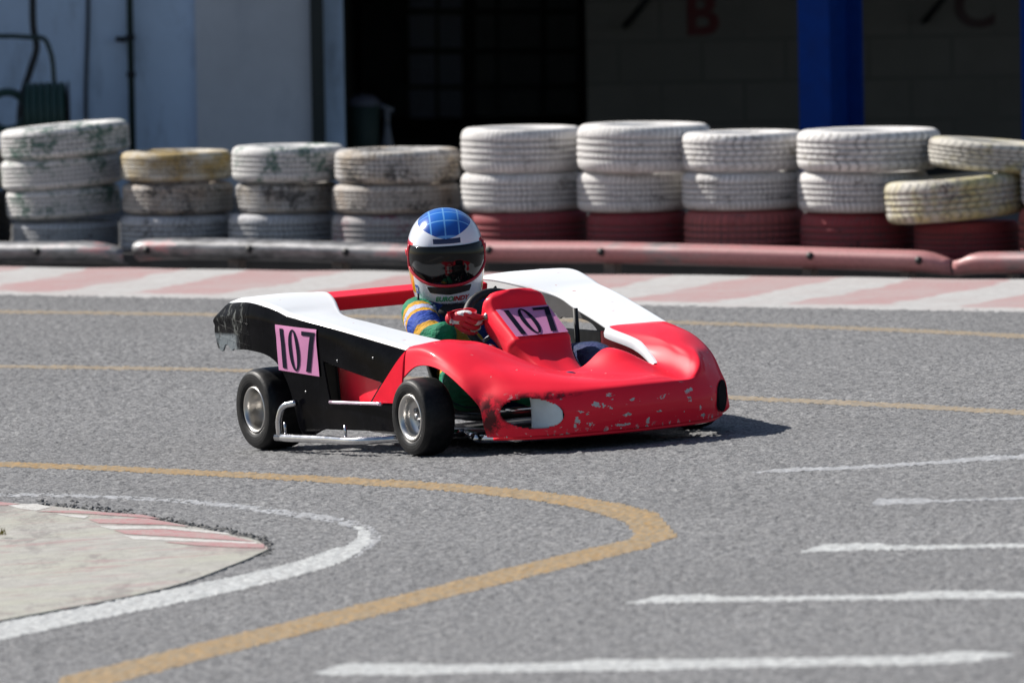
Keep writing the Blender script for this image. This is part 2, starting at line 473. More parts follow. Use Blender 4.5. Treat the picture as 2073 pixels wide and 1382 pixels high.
def m_helmet():
    n = NT('helmet_paint')
    x, y, z = n.xyz()          # x forward (face), y left, z up, helmet centre at 0
    # crown patch
    ex = n.math('DIVIDE', n.math('SUBTRACT', x, 0.022), 0.106); ey = n.math('DIVIDE', y, 0.088)
    rr = n.math('ADD', n.math('MULTIPLY', ex, ex), n.math('MULTIPLY', ey, ey))
    crown = n.math('MULTIPLY', n.math('LESS_THAN', rr, 1.0), n.math('GREATER_THAN', z, 0.02))
    def lines(c, sp, w, off=0.0):
        fr = n.math('ABSOLUTE', n.math('SUBTRACT', n.math('FRACT', n.math('ADD', n.math('DIVIDE', c, sp), 0.5 + off)), 0.5))
        return n.ramp(fr, w, w * 0.35)
    gl = n.math('MAXIMUM', lines(y, 0.047, 0.075, 0.05), lines(n.math('ADD', x, n.math('MULTIPLY', n.math('MULTIPLY', y, y), 2.0)), 0.046, 0.075, 0.3))
    cell = n.mix(n.ramp(rr, 0.2, 1.0), (0.010, 0.14, 0.56), (0.005, 0.06, 0.34))
    cell = n.mix(gl, cell, (0.14, 0.38, 0.76))
    az = n.math('ARCTAN2', n.math('ABSOLUTE', y), x)
    side = n.math('MULTIPLY', n.math('GREATER_THAN', az, 1.03), n.math('LESS_THAN', z, 0.058))
    redz = n.math('GREATER_THAN', n.math('ADD', z, n.math('MULTIPLY', az, -0.03)), -0.085)
    sidec = n.mix(redz, n.mix(n.math('GREATER_THAN', z, -0.115), (0.6, 0.62, 0.66), (0.66, 0.36, 0.01)), (0.62, 0.012, 0.02))
    # a white band along chin, red gasket line drawn by the trim mesh
    col = n.mix(side, (0.74, 0.77, 0.84), sidec)
    blk = n.math('LESS_THAN', z, -0.156)
    col = n.mix(blk, col, (0.012, 0.012, 0.014))
    # dark maker strip over the visor
    bx = n.math('MULTIPLY', n.math('LESS_THAN', n.math('ABSOLUTE', n.math('SUBTRACT', y, 0.0)), 0.046),
                n.math('MULTIPLY', n.math('GREATER_THAN', z, 0.064), n.math('LESS_THAN', z, 0.080)))
    bx = n.math('MULTIPLY', bx, n.math('GREATER_THAN', x, 0.0))
    col = n.mix(bx, col, (0.012, 0.014, 0.06))
    col = n.mix(crown, col, cell)
    return n.fin(col, 0.22, coat=0.6)

def m_glove():
    n = NT('red_glove_leather')
    x, y, z = n.xyz()
    w = n.node('ShaderNodeTexWave'); w.inputs['Scale'].default_value = 9; w.inputs['Distortion'].default_value = 3.5
    w.inputs['Detail'].default_value = 1
    mp = n.node('ShaderNodeMapping'); mp.inputs['Rotation'].default_value = (0.2, 0.95, 0.3); n.link(n.oc(), mp.inputs[0]); n.link(mp.outputs[0], w.inputs['Vector'])
    f = n.ramp(w.outputs['Fac'], 0.66, 0.72)
    col = n.mix(n.math('MULTIPLY', f, n.math('GREATER_THAN', n.noise(20, 1), 0.46)), (0.58, 0.010, 0.03), (0.66, 0.66, 0.66))
    n.bump(n.noise(70, 3), 0.5, 0.006)
    return n.fin(col, 0.6)

def m_rim(name):
    n = NT(name)
    f = n.noise(3, 3)
    b = n.noise(60, 2, 0.5, stretch=(1, 1, 1))
    return n.fin(n.mix(f, (0.52, 0.50, 0.48), (0.66, 0.65, 0.63)), n.math('ADD', 0.25, n.math('MULTIPLY', b, 0.15)), metal=1.0)

def m_slick():
    n = NT('slick_rubber')
    x, y, z = n.xyz()
    rad = n.math('SQRT', n.math('ADD', n.math('MULTIPLY', x, x), n.math('MULTIPLY', z, z)))
    sc = n.noise(38, 4, 0.65)
    col = n.mix(n.ramp(sc, 0.45, 0.75), (0.006, 0.006, 0.007), (0.020, 0.019, 0.019))
    rings = n.math('SINE', n.math('MULTIPLY', rad, 700.0))
    n.bump(n.math('ADD', n.math('MULTIPLY', rings, 0.15), sc), 0.25, 0.004)
    return n.fin(col, n.math('ADD', 0.40, n.math('MULTIPLY', sc, 0.2)), spec=0.25)

def m_wall(name, c, stain, amt=0.5):
    n = NT(name)
    big = n.noise(1.6, 5, 0.65); st = n.noise(3.5, 5, 0.7, stretch=(2.2, 2.2, 0.7)); fine = n.noise(45, 3)
    col = n.mix(n.ramp(big, 0.35, 0.7), c, tuple(q * 0.82 for q in c))
    col = n.mix(n.math('MULTIPLY', n.ramp(st, 0.52, 0.72), amt), col, stain)
    n.bump(fine, 0.25, 0.004)
    return n.fin(col, 0.85)

def m_block():
    n = NT('grey_block_wall')
    x, y, z = n.xyz()
    br = n.node('ShaderNodeTexBrick')
    cv = n.node('ShaderNodeCombineXYZ'); n.link(x, cv.inputs[0]); n.link(z, cv.inputs[1]); n.link(cv.outputs[0], br.inputs['Vector'])
    br.inputs['Scale'].default_value = 1.0; br.inputs['Brick Width'].default_value = 0.4; br.inputs['Row Height'].default_value = 0.2
    br.inputs['Mortar Size'].default_value = 0.008
    br.inputs['Color1'].default_value = (0.24, 0.215, 0.195, 1); br.inputs['Color2'].default_value = (0.205, 0.187, 0.17, 1)
    br.inputs['Mortar'].default_value = (0.15, 0.135, 0.125, 1)
    col = n.mix(n.ramp(n.noise(4, 4), 0.3, 0.7), br.outputs['Color'], (0.19, 0.17, 0.155))
    n.bump(br.outputs['Fac'], 0.4, -0.01)
    return n.fin(col, 0.9)

def m_rail(name, lower, upper, paint_amt=0.0, paint=(0.5, 0.2, 0.2)):
    n = NT(name)
    sc = n.noise(9, 5, 0.7, stretch=(1, 1, 3)); fine = n.noise(60, 4, 0.7); lng = n.noise(1.6, 3, 0.6)
    met = n.mix(n.ramp(sc, 0.35, 0.65), lower, upper)
    worn = n.ramp(n.math('ADD', n.math('MULTIPLY', lng, 0.6), n.math('MULTIPLY', sc, 0.4)), 0.60 - paint_amt * 0.4, 0.66 - paint_amt * 0.3)
    col = n.mix(worn, met, n.mix(n.ramp(fine, 0.4, 0.65), paint, tuple(c * 0.8 for c in paint)))
    n.bump(sc, 0.15, 0.004)
    return n.fin(col, n.math('ADD', 0.38, n.math('MULTIPLY', fine, 0.2)), metal=n.math('MULTIPLY', n.math('SUBTRACT', 1.0, worn), 0.45))

def m_apron():
    n = NT('pale_concrete')
    a = n.noise(2.2, 5, 0.65); b = n.noise(14, 5, 0.7); c = n.noise(6, 5, 0.75, stretch=(1.0, 0.25, 1)); d = n.noise(70, 3, 0.6)
    col = n.mix(n.ramp(b, 0.35, 0.68), (0.37, 0.36, 0.33), (0.26, 0.252, 0.237))
    col = n.mix(n.math('MULTIPLY', n.ramp(a, 0.42, 0.66), 0.6), col, (0.33, 0.335, 0.27))
    col = n.mix(n.math('MULTIPLY', n.ramp(c, 0.54, 0.64), 0.8), col, (0.20, 0.185, 0.175))
    col = n.mix(n.ramp(d, 0.60, 0.70), col, (0.20, 0.19, 0.18))
    e = n.noise(11, 4, 0.7, stretch=(0.35, 1.0, 1)); col = n.mix(n.math('MULTIPLY', n.ramp(e, 0.55, 0.62), 0.6), col, (0.30, 0.19, 0.19))
    n.bump(b, 0.6, 0.01)
    return n.fin(col, 0.9)

M = {}
M['asphalt'] = m_asphalt()
M['white_line'] = m_road_paint('white_road_paint', (0.47, 0.485, 0.485), 0.5, (0.26, 0.26, 0.26))
M['faint_line'] = m_road_paint('faint_white_road_paint', (0.40, 0.415, 0.44), 0.8, (0.23, 0.23, 0.235))
M['yellow_line'] = m_road_paint('yellow_road_paint', (0.34, 0.205, 0.07), 0.7, (0.21, 0.18, 0.13))
M['pale_yellow'] = m_road_paint('worn_yellow_road_paint', (0.32, 0.225, 0.115), 0.9, (0.22, 0.20, 0.17))
M['kerb'] = m_kerb()
M['apron'] = m_apron()
M['red_kerb_paint'] = m_road_paint('red_kerb_paint', (0.38, 0.12, 0.135), 0.75, (0.34, 0.29, 0.27))
M['white_kerb_paint'] = m_road_paint('white_kerb_paint', (0.56, 0.55, 0.53), 0.5, (0.3, 0.29, 0.27))
M['rubble'] = simple('dark_gravel', (0.16, 0.158, 0.155), 0.95, var=0.5, scale=60, bump=0.8)
M['white'] = m_body('white_bodywork', 'white')
M['side'] = m_body('black_and_red_bodywork', 'side')
M['nose'] = m_body('red_nose_bodywork', 'nose')
M['red'] = simple('red_fibreglass', RED, 0.42, coat=0.1, var=0.08, scale=6, spec=0.15)
M['inner'] = simple('shade_dark_shell_inside', (0.055, 0.052, 0.055), 0.6, var=0.3, scale=12)  # dark grey puts the shade inside the shells into their colour
M['lip'] = simple('white_lip_paint', (0.7, 0.72, 0.75), 0.35, coat=0.2, var=0.06)
M['duct'] = simple('white_duct', (0.56, 0.63, 0.66), 0.5, var=0.1, scale=25)
M['dark'] = simple('matt_black', (0.012, 0.012, 0.013), 0.6, var=0.3, scale=30)
M['blackgloss'] = simple('gloss_black', (0.008, 0.008, 0.009), 0.15, var=0.2)
M['glint_lip'] = simple('highlight_tinted_lip', (0.80, 0.62, 0.76), 0.3, metal=0.9, coat=0.8, var=0.1)  # pale pink metal tone paints in the sun highlight on the ledge
M['chrome'] = simple('chromed_tube', (0.62, 0.62, 0.64), 0.18, metal=1.0, var=0.15, scale=40)
M['steel'] = simple('dull_steel', (0.36, 0.36, 0.37), 0.38, metal=1.0, var=0.25, scale=50)
M['rim'] = m_rim('brushed_aluminium')
M['slick'] = m_slick()
M['pink'] = simple('pink_number_paper', (0.64, 0.24, 0.46), 0.6, var=0.08, scale=14)
M['digit'] = simple('dark_navy_digits', (0.004, 0.004, 0.018), 0.6, var=0.1, spec=0.1)
M['suit'] = m_suit()
M['helmet'] = m_helmet()
M['glove'] = m_glove()
M['visor'] = simple('smoked_visor', (0.005, 0.005, 0.006), 0.05, var=0.3, scale=5, spec=0.3)
M['redtrim'] = simple('red_visor_gasket', (0.50, 0.012, 0.03), 0.35)
M['greenprint'] = simple('green_print', (0.02, 0.32, 0.12), 0.4)
M['redprint'] = simple('red_print', (0.50, 0.012, 0.02), 0.4)
M['blueprint'] = simple('blue_print', (0.03, 0.10, 0.40), 0.4)
M['boot'] = simple('dark_blue_boot', (0.016, 0.03, 0.085), 0.5, var=0.3, scale=40)

# ------------------------------------------------------------------ ground: one sheet, fine aggregate where it is seen
def axis_coords(lo, hi, step, far):
    a = np.arange(lo, hi + step / 2, step)
    n = 16
    g = np.geomspace(step, far, n)
    left = lo - np.cumsum(np.geomspace(step * 2, far / 3, n))[::-1]
    right = hi + np.cumsum(np.geomspace(step * 2, far / 3, n))
    return np.concatenate([left, a, right]), n, n + len(a)

GX, gx0, gx1 = axis_coords(-2.75, 2.85, 0.0080, 200)
GY, gy0, gy1 = axis_coords(-12.0, 13.0, 0.0155, 300)
XX, YY = np.meshgrid(GX, GY)
ZZ = gz(XX, YY)
h = rng.normal(0, 1, XX.shape)
def blur(a):
    b = (np.roll(a, 1, 0) + np.roll(a, -1, 0) + 2 * a) / 4
    return (np.roll(b, 1, 1) + np.roll(b, -1, 1) + 2 * b) / 4
h1 = h + 0.9 * blur(rng.normal(0, 1, XX.shape)) * 2.0; h1 /= h1.std()
hh = 0.0015 * h1
msk = np.zeros_like(hh); msk[gy0 + 3:gy1 - 3, gx0 + 3:gx1 - 3] = 1
HGT = ZZ + np.clip(hh, -0.0045, 0.0045) * msk
ny_, nx_ = XX.shape

def fast_mesh(name, v, f, m, kind='structure', label=None, cat=None):
    me = bpy.data.meshes.new(name)
    v = np.asarray(v, np.float32); f = np.asarray(f, np.int32)
    me.vertices.add(len(v)); me.vertices.foreach_set('co', v.ravel())
    me.loops.add(f.size); me.loops.foreach_set('vertex_index', f.ravel())
    me.polygons.add(len(f)); me.polygons.foreach_set('loop_start', np.arange(len(f), dtype=np.int32) * 4)
    me.polygons.foreach_set('use_smooth', np.ones(len(f), bool))
    me.materials.append(m)
    me.update(calc_edges=True); me.validate()
    o = bpy.data.objects.new(name, me); COL.objects.link(o)
    tag(o, label, cat, None, kind)
    return o

fast_mesh('asphalt_ground', np.stack([XX, YY, HGT], -1).reshape(-1, 3), grid_faces(ny_, nx_), M['asphalt'],
          label='grey worn asphalt of the race track', cat='track')
CXm = (XX[:-1, :-1] + XX[1:, 1:]) / 2; CYm = (YY[:-1, :-1] + YY[1:, 1:]) / 2
VALN = blur(rng.normal(0, 1, CXm.shape)); VALN /= VALN.std()
COARSE = rng.normal(0, 1, CXm.shape)
for _ in range(6): COARSE = blur(COARSE)
COARSE /= COARSE.std()

def line_poly(pts):
    """px polyline [(x, y, half thickness px)] -> px polygon"""
    P = np.array(pts, float)
    up = [(x, y - t) for x, y, t in P]; dn = [(x, y + t) for x, y, t in P[::-1]]
    return up + dn

def marking(name, polys, m, lift=0.001, wear=-9.0, label=None, cat=None):
    sel = np.zeros(CXm.shape, bool)
    for poly in polys:
        W = np.array([G(*p)[:2] for p in poly])
        x0, y0 = W.min(0); x1, y1 = W.max(0)
        j0, j1 = np.searchsorted(GX, [x0, x1]); i0, i1 = np.searchsorted(GY, [y0, y1])
        i0 = max(0, i0 - 1); j0 = max(0, j0 - 1)
        sub = (slice(i0, i1 + 1), slice(j0, j1 + 1))
        sel[sub] |= in_poly(CXm[sub], CYm[sub], W)
    keep = sel & ((VALN * 0.9 + COARSE * 0.3) > wear)
    ii, jj = np.nonzero(keep)
    a = ii * nx_ + jj
    f = np.stack([a, a + 1, a + nx_ + 1, a + nx_], 1)
    v = np.stack([XX, YY, HGT + lift], -1).reshape(-1, 3)
    v, f = prune(v, f)
    return fast_mesh(name, v, f, m, 'structure', label, cat)

def spl(pts, k=8):
    return [tuple(p) for p in dense(np.array(pts, float)[:, None, :], k)[:, 0, :]]

# yellow lines
marking('yellow_lane_line', [line_poly(spl([(-40, 938, 5), (150, 945, 5), (400, 957, 5.5), (700, 973, 6.5), (950, 990, 8), (1100, 1006, 10), (1200, 1023, 13), (1268, 1040, 17)])),
                             [(1250, 1018), (1330, 1037), (1372, 1086), (1290, 1108), (1272, 1098), (1285, 1080), (1255, 1045)],
                             line_poly(spl([(1320, 1094, 13), (1180, 1127, 14), (1000, 1171, 14.5), (800, 1221, 15), (600, 1270, 16), (380, 1325, 18), (120, 1392, 20)]))],
        M['yellow_line'], wear=-9.0)
marking('far_yellow_lane_line', [line_poly(spl([(-40, 631, 3), (430, 637, 3), (900, 644, 3), (1430, 655, 3.2), (1800, 668, 3.6), (2110, 683, 4)]))], M['pale_yellow'], wear=-9.0)
marking('middle_yellow_lane_line', [line_poly(spl([(-40, 741, 3.2), (480, 750, 3.2), (1000, 775, 3.5), (1480, 805, 4), (1800, 820, 4.5), (2110, 838, 5)]))], M['pale_yellow'], wear=-9.0)
# white corner line
marking('white_corner_line', [line_poly(spl([(690, 1123, 17), (600, 1151, 15), (420, 1193, 15), (200, 1237, 16), (-50, 1288, 18)])),
                              [(600, 1138), (660, 1122), (700, 1105), (722, 1090), (727, 1076), (712, 1064), (735, 1066), (752, 1080), (752, 1097), (728, 1117), (690, 1140), (600, 1166)]],
        M['white_line'], wear=-9.0)
marking('worn_corner_line', [line_poly(spl([(-50, 1001, 3), (150, 1003, 3), (350, 1013, 4), (500, 1027, 5), (600, 1041, 6), (680, 1053, 7), (725, 1066, 8)])),
                             [(712, 1052), (745, 1062), (768, 1078), (772, 1092), (750, 1110), (715, 1132), (735, 1110), (750, 1094), (748, 1078), (730, 1064)]], M['faint_line'], lift=0.0006, wear=-0.6)
# white grid dashes at lower right
D = [[(640, 1363, 2), (700, 1354, 12), (860, 1355, 12), (900, 1354, 9), (1150, 1350, 9), (1200, 1346, 12), (1330, 1346, 11), (1400, 1344, 9), (1850, 1336, 9), (1950, 1329, 12), (2050, 1325, 3)],
     [(1265, 1221, 1), (1335, 1213, 8), (1440, 1211, 8), (1462, 1213, 5), (1800, 1209, 5), (1860, 1205, 8), (2000, 1204, 8), (2120, 1205, 5)],
     [(1622, 1117, 1), (1670, 1109, 7), (1780, 1106, 7), (1800, 1109, 4), (2120, 1103, 4)]]
for q in D:
    marking('white_grid_line', [line_poly(q)], M['white_line'], wear=-9.0)
marking('faint_grid_line', [line_poly([(1765, 1021, 2), (1775, 1016, 6), (1870, 1014, 5), (1900, 1014, 2), (2120, 1007, 2)])], M['faint_line'], wear=-9.0)
marking('faint_grid_line', [line_poly([(1525, 956, 1), (1600, 951, 4), (1700, 948, 3), (1900, 936, 3), (1980, 929, 5), (2120, 922, 4)])], M['faint_line'], wear=-9.0)

# near kerb island: concrete apron with red and white tips
def slab(name, poly_px, z0, z1, m, label=None, cat=None):
    P = [G(*p) for p in poly_px]
    n = len(P)
    v = [(p[0], p[1], p[2] + z1) for p in P] + [(p[0], p[1], p[2] - z0) for p in P]
    f = [tuple(range(n))] + [(i, n + i, n + (i + 1) % n, (i + 1) % n) for i in range(n)]
    return tag(mesh(name, v, f, m, smooth=False), label, cat, kind='structure')
tip = spl([(-300, 1004), (0, 1019), (130, 1030), (260, 1046), (380, 1067), (470, 1086), (530, 1102), (542, 1112), (520, 1125), (460, 1150), (380, 1180), (260, 1210), (100, 1240), (-300, 1316)], 6)
slab('concrete_apron', tip, 0.02, 0.0058, M['apron'], 'pale weathered concrete apron inside the corner', 'kerb')
def decal(name, polys, lift, m):
    mb = MB()
    for poly in polys:
        P = [G(*p) for p in poly]
        mb.add([(p[0], p[1], p[2] + lift) for p in P], [tuple(range(len(P)))])
    o = mb.build(name, m, smooth=False)
    o['kind'] = 'structure'
    return o
decal('red_kerb_stripes', [[(-60, 1015), (0, 1020), (40, 1024), (10, 1027), (-60, 1026)],
                           [(72, 1039), (150, 1037), (290, 1046), (325, 1054), (180, 1044)],
                           [(178, 1055), (300, 1053), (385, 1070), (330, 1066), (200, 1063)],
                           [(230, 1077), (330, 1075), (450, 1086), (518, 1101), (480, 1098), (350, 1090), (255, 1085)],
                           [(330, 1101), (430, 1101), (535, 1105), (535, 1113), (470, 1112), (395, 1108)]], 0.0074, M['red_kerb_paint'])
decal('white_kerb_stripes', [[(15, 1026), (75, 1023), (105, 1030), (72, 1037), (40, 1033)],
                             [(110, 1043), (180, 1048), (170, 1053), (140, 1049)],
                             [(200, 1068), (330, 1069), (460, 1082), (470, 1086), (330, 1074), (225, 1075)],
                             [(250, 1087), (350, 1093), (520, 1101), (520, 1104), (400, 1100), (270, 1095)]], 0.0068, M['white_kerb_paint'])
# crumbled dark edge round the apron
mb = MB()
for k in range(520):
    t = rng.uniform(0.12, 0.60) * (len(tip) - 1); i = int(t); w = t - i
    px = tip[i][0] * (1 - w) + tip[i + 1][0] * w; py = tip[i][1] * (1 - w) + tip[i + 1][1] * w
    far = py < 1112 and i < len(tip) * 0.55
    py += rng.normal(-4, 4) if far else rng.normal(3, 4)
    px += rng.normal(0, 6)
    c = G(px, py); r = rng.uniform(0.003, 0.009) * (1.1 if far else 0.7)
    a = rng.uniform(0, 6.28, 6)
    top = [(c[0] + r * math.cos(q) * rng.uniform(.7, 1.3), c[1] + r * 1.3 * math.sin(q) * rng.uniform(.7, 1.3), c[2] + r * 0.35) for q in np.sort(a)]
    nn = len(top)
    mb.add(top + [(p[0] * 1, p[1], c[2] - 0.003) for p in top] + [(c[0], c[1], c[2] + r * 0.9)],
           [(i2, (i2 + 1) % nn, 2 * nn) for i2 in range(nn)] + [(i2, nn + i2, nn + (i2 + 1) % nn, (i2 + 1) % nn) for i2 in range(nn)])
o = mb.build('crumbled_asphalt', M['rubble'], smooth=False); tag(o, 'crumbled dark asphalt bits along the apron edge', 'gravel', kind='stuff')

# grass tuft at far left of the apron
mb = MB()
c = G(4, 1092)
for k in range(26):
    a = rng.uniform(0, 6.28); l = rng.uniform(0.012, 0.028); b0 = Vector((c[0] + rng.normal(0, .008), c[1] + rng.normal(0, .02), c[2] + 0.016))
    tp = b0 + Vector((math.cos(a) * l * .6, math.sin(a) * l * .6, l)); s = Vector((-math.sin(a), math.cos(a), 0)) * 0.0016
    mb.add([b0 - s, b0 + s, tp], [(0, 1, 2)])
tag(mb.build('grass_tuft', simple('dry_grass', (0.20, 0.17, 0.03), 0.8)), 'tiny yellow green weed tuft growing from the pale concrete apron', 'weed')

# ------------------------------------------------------------------ far kerb along the barrier
KF0, KF1 = G(-400, 591.5), G(2473, 638.5)
KB0, KB1 = G(0, 556), G(2073, 583)
KB0, KB1 = KB0 - (KB1 - KB0) * 0.25, KB1 + (KB1 - KB0) * 0.25
BT = (KB1 - KB0)[:2]; BT = BT / np.linalg.norm(BT); BN = np.array([-BT[1], BT[0]])
def kerb_sheet():
    nu, nv = 240, 14
    v = []; uvs = []
    for i in range(nu + 1):
        t = i / nu
        a = KF0 + (KF1 - KF0) * t; b = KB0 + (KB1 - KB0) * t
        # front line follows the photographed edge of the track
        for j in range(nv + 1):
            w = j / nv
            p = a * (1 - w) + b * w
            z = float(gz(p[0], p[1])) - 0.003 + 0.012 * min(1, w * 8) + 0.025 * w * w + min(1, w * 3) * (0.004 * noise.noise((p[0] * 3, p[1] * 3, 0)))
            v.append((p[0], p[1], z))
            q = p[:2] - KB0[:2]
            uvs.append((float(q @ BT), float(np.linalg.norm(p - a))))
    o = mesh('striped_kerb', v, grid_faces(nu + 1, nv + 1), M['kerb'])
    uvl = o.data.uv_layers.new(name='UVMap')
    for lp in o.data.loops: uvl.data[lp.index].uv = uvs[lp.vertex_index]
    return tag(o, 'faded red and white striped kerb below the barrier', 'kerb', kind='structure')
kerb_sheet()

def on_barrier(px, py, off):
    """point on the vertical sheet that stands off metres behind the kerb's back edge"""
    d = ray(px, py)
    o2 = KB0[:2] + BN * off
    t = float((o2 - CAM[:2]) @ BN) / float(d[:2] @ BN)
    return CAM + d * t, FPX / (t * float(np.linalg.norm(fwd) ** 2))

# terrace behind the barrier, toned dark for the shade under the rail
ZT = float(on_barrier(1036, 514, 0.62)[0][2])
mb = MB()
p0 = KB0[:2] + BN * 0.30 - BT * 12; p1 = KB1[:2] + BN * 0.30 + BT * 12
q0 = p0 + BN * 0 + np.array([-8, 40]); q1 = p1 + np.array([25, 40])
mb.add([(*p0, ZT), (*p1, ZT), (*q1, ZT), (*q0, ZT), (*p0, -0.2), (*p1, -0.2)], [(0, 1, 2, 3), (0, 4, 5, 1)])
tag(mb.build('terrace_ground', simple('shade_toned_concrete', (0.075, 0.072, 0.07), 0.9, var=0.3, scale=8), smooth=False), 'concrete ground behind the tyre barrier, toned dark for shade under the rail', 'ground', kind='structure')

# ------------------------------------------------------------------ guard rail
RAIL_MATS = {'grey': m_rail('scuffed_grey_rail', (0.10, 0.10, 0.105), (0.36, 0.36, 0.37), 0.05),
             'pink': m_rail('faded_pink_red_rail', (0.26, 0.22, 0.22), (0.46, 0.34, 0.34), 0.55, (0.44, 0.19, 0.19))}
def rail(pts, mk, bolts, label, posts=(), pinch=()):
    """pts: px of the top edge; beam is a rounded pressing about 9 cm deep"""
    e = empty('guard_rail', label, 'guard rail', 'barrier rails in front of the tyre stacks')
    P = []
    for x in np.arange(pts[0][0], pts[-1][0] + 1, 15):
        y = np.interp(x, [q[0] for q in pts], [q[1] for q in pts])
        p, s = on_barrier(x, y, 0.10)
        flat = 1.0
        for c, w in pinch: flat = min(flat, 1 - 0.75 * math.exp(-((x - c) / w) ** 2))
        P.append((p, flat))
    c0 = P[len(P) // 2][0]
    e.location = (float(c0[0]), float(c0[1]), 0.0)
    prof = [(0.060, -0.006), (0.045, -0.001), (0.022, 0.000), (0.0, -0.003), (-0.019, -0.011), (-0.031, -0.024), (-0.034, -0.038), (-0.028, -0.055), (-0.012, -0.072), (0.010, -0.083), (0.036, -0.088)]
    prof = [tuple(p) for p in dense(np.array(prof)[:, None, :], 4)[:, 0, :]]
    v = []
    for p, fl in P:
        for a, b in prof:
            q = p[:2] + BN * (a if a > 0 else a * fl)
            v.append((q[0] - e.location.x, q[1] - e.location.y, p[2] + (b if fl > 0.99 else b - (1 - fl) * 0.035 * (1 - min(1, abs(b) / 0.06)))))
    o = mesh('beam', v, grid_faces(len(P), len(prof)), RAIL_MATS[mk], e)
    md = o.modifiers.new('solid', 'SOLIDIFY'); md.thickness = 0.004
    for bx, by in bolts:
        p, s = on_barrier(bx, by, 0.066)
        d = -BN
        mb = MB().lathe([(0.0, 0.012), (0.012, 0.012), (0.015, 0.006), (0.0155, -0.01)], 14, 'Z')
        ob = mb.build('bolt', M['dark'], e)
        ob.location = (float(p[0]) - e.location.x, float(p[1]) - e.location.y, float(p[2]))
        ob.rotation_euler = Vector((d[0], d[1], 0.35)).to_track_quat('Z', 'Y').to_euler()
    for xx, w in posts:
        p, s = on_barrier(xx, 530, 0.16)
        b = MB().box((-w / 2, -0.03, -0.05), (w / 2, 0.03, float(p[2]) + 0.03)).build('post', simple('weathered_post', (0.24, 0.19, 0.16), 0.9, var=0.35, scale=30), e, False, bevel=0.004)
        b.location = (float(p[0]) - e.location.x, float(p[1]) - e.location.y, 0)
        b.rotation_euler = (0, 0, math.atan2(BT[1], BT[0]))
    return e
rail([(-260, 492), (0, 490), (140, 490), (160, 489), (215, 492), (262, 494)], 'grey', [(75, 509)], 'short dented grey rail length at the far left with torn right end', [(-40, .06)], [(255, 35)])
rail([(276, 487), (300, 484), (400, 483), (600, 487), (750, 493), (905, 497)], 'grey', [(297, 506), (505, 504), (700, 510)], 'scuffed bare grey rail length left of the helmet', [(480, .05), (690, .05)])
rail([(905, 490), (1000, 489), (1200, 490), (1500, 497), (1700, 503), (1860, 508), (1890, 512), (1935, 515)], 'pink', [(990, 506), (1217, 510), (1640, 518), (1860, 527)], 'long faded pink rail length right of the helmet', [(960, .09), (1240, .05), (1640, .042), (1838, .042)], [(1925, 30)])
rail([(1930, 515), (1950, 512), (1985, 511), (2100, 510), (2340, 512)], 'pink', [(2140, 530)], 'short pinkish rail length at the right picture edge', [(2052, .03)], [(1935, 22)])

# ------------------------------------------------------------------ tyre wall
W1 = (0.70, 0.685, 0.67)
TM = {
 'clean': m_tyre('white_painted_tyre', (0.73, 0.71, 0.69), (0.20, 0.19, 0.18), 0.20, 0.35, sipes=70, hb=30),
 'chevron': m_tyre('white_painted_chevron_tyre', (0.72, 0.70, 0.68), (0.22, 0.19, 0.12), 0.18, 0.25, sipes=44, hb=48),
 'green': m_tyre('white_tyre_green_stained', W1, (0.02, 0.11, 0.075), 0.54, 0.25, sipes=86, hb=20),
 'ochre': m_tyre('ochre_stained_tyre', (0.58, 0.54, 0.46), (0.05, 0.04, 0.03), 0.30, 0.3, second=(0.40, 0.28, 0.10), sipes=80, hb=34),
 'brown': m_tyre('brown_stained_white_tyre', (0.50, 0.46, 0.42), (0.03, 0.028, 0.026), 0.42, 0.55, second=(0.42, 0.33, 0.26), sipes=60, hb=40),
 'black': m_tyre('peeling_white_tyre', (0.54, 0.52, 0.50), (0.025, 0.024, 0.024), 0.62, 0.4, second=(0.48, 0.40, 0.31), sipes=74, hb=22),
 'grey': m_tyre('grimy_white_tyre', (0.56, 0.56, 0.58), (0.07, 0.07, 0.075), 0.3, 0.6, sipes=66, hb=46),
 'pinkish': m_tyre('pink_tinged_tyre', (0.46, 0.43, 0.43), (0.30, 0.06, 0.11), 0.42, 0.5, sipes=80, hb=25),
 'red': m_tyre('red_painted_tyre', (0.32, 0.05, 0.06), (0.06, 0.02, 0.02), 0.2, 0.15, sipes=76, hb=26),
 'salmon': m_tyre('faded_red_tyre', (0.44, 0.12, 0.115), (0.30, 0.06, 0.06), 0.2, 0.1, sipes=50, hb=10),
 'yellow': m_tyre('yellow_and_white_tyre', (0.56, 0.53, 0.47), (0.10, 0.06, 0.05), 0.22, 0.3, second=(0.50, 0.44, 0.21), sipes=42, hb=50),
 'bare': m_tyre('shade_toned_tyre', (0.06, 0.055, 0.055), (0.2, 0.19, 0.18), 0.2, 0.2, sipes=70, hb=30),  # near-black colour carries the shade on the left edge stack
}
def tyre_mesh(seedless=0):
    hp = [(0.160, -0.068), (0.172, -0.082), (0.195, -0.089), (0.228, -0.090), (0.252, -0.088), (0.267, -0.080), (0.2745, -0.068)]
    tread = []
    for zc in (-0.038, -0.013, 0.013, 0.038):
        tread += [(0.279, zc - 0.006), (0.275, zc - 0.003), (0.275, zc + 0.003), (0.279, zc + 0.006)]
    out = hp + [(0.2775, -0.056)] + tread + [(0.2775, 0.056)] + [(r, -z) for r, z in hp[::-1]]
    inner = [(0.163, 0.055), (0.20, 0.062), (0.245, 0.055), (0.262, 0.03), (0.262, -0.03), (0.245, -0.055), (0.20, -0.062), (0.163, -0.055)]
    b = MB().lathe(out + inner, 72, 'Z', closed=True)
    o = b.build('tyre', TM['clean'])
    me = o.data
    bpy.data.objects.remove(o)
    return me
TYRE_BASE = tyre_mesh()
TYRE_MESH = {}
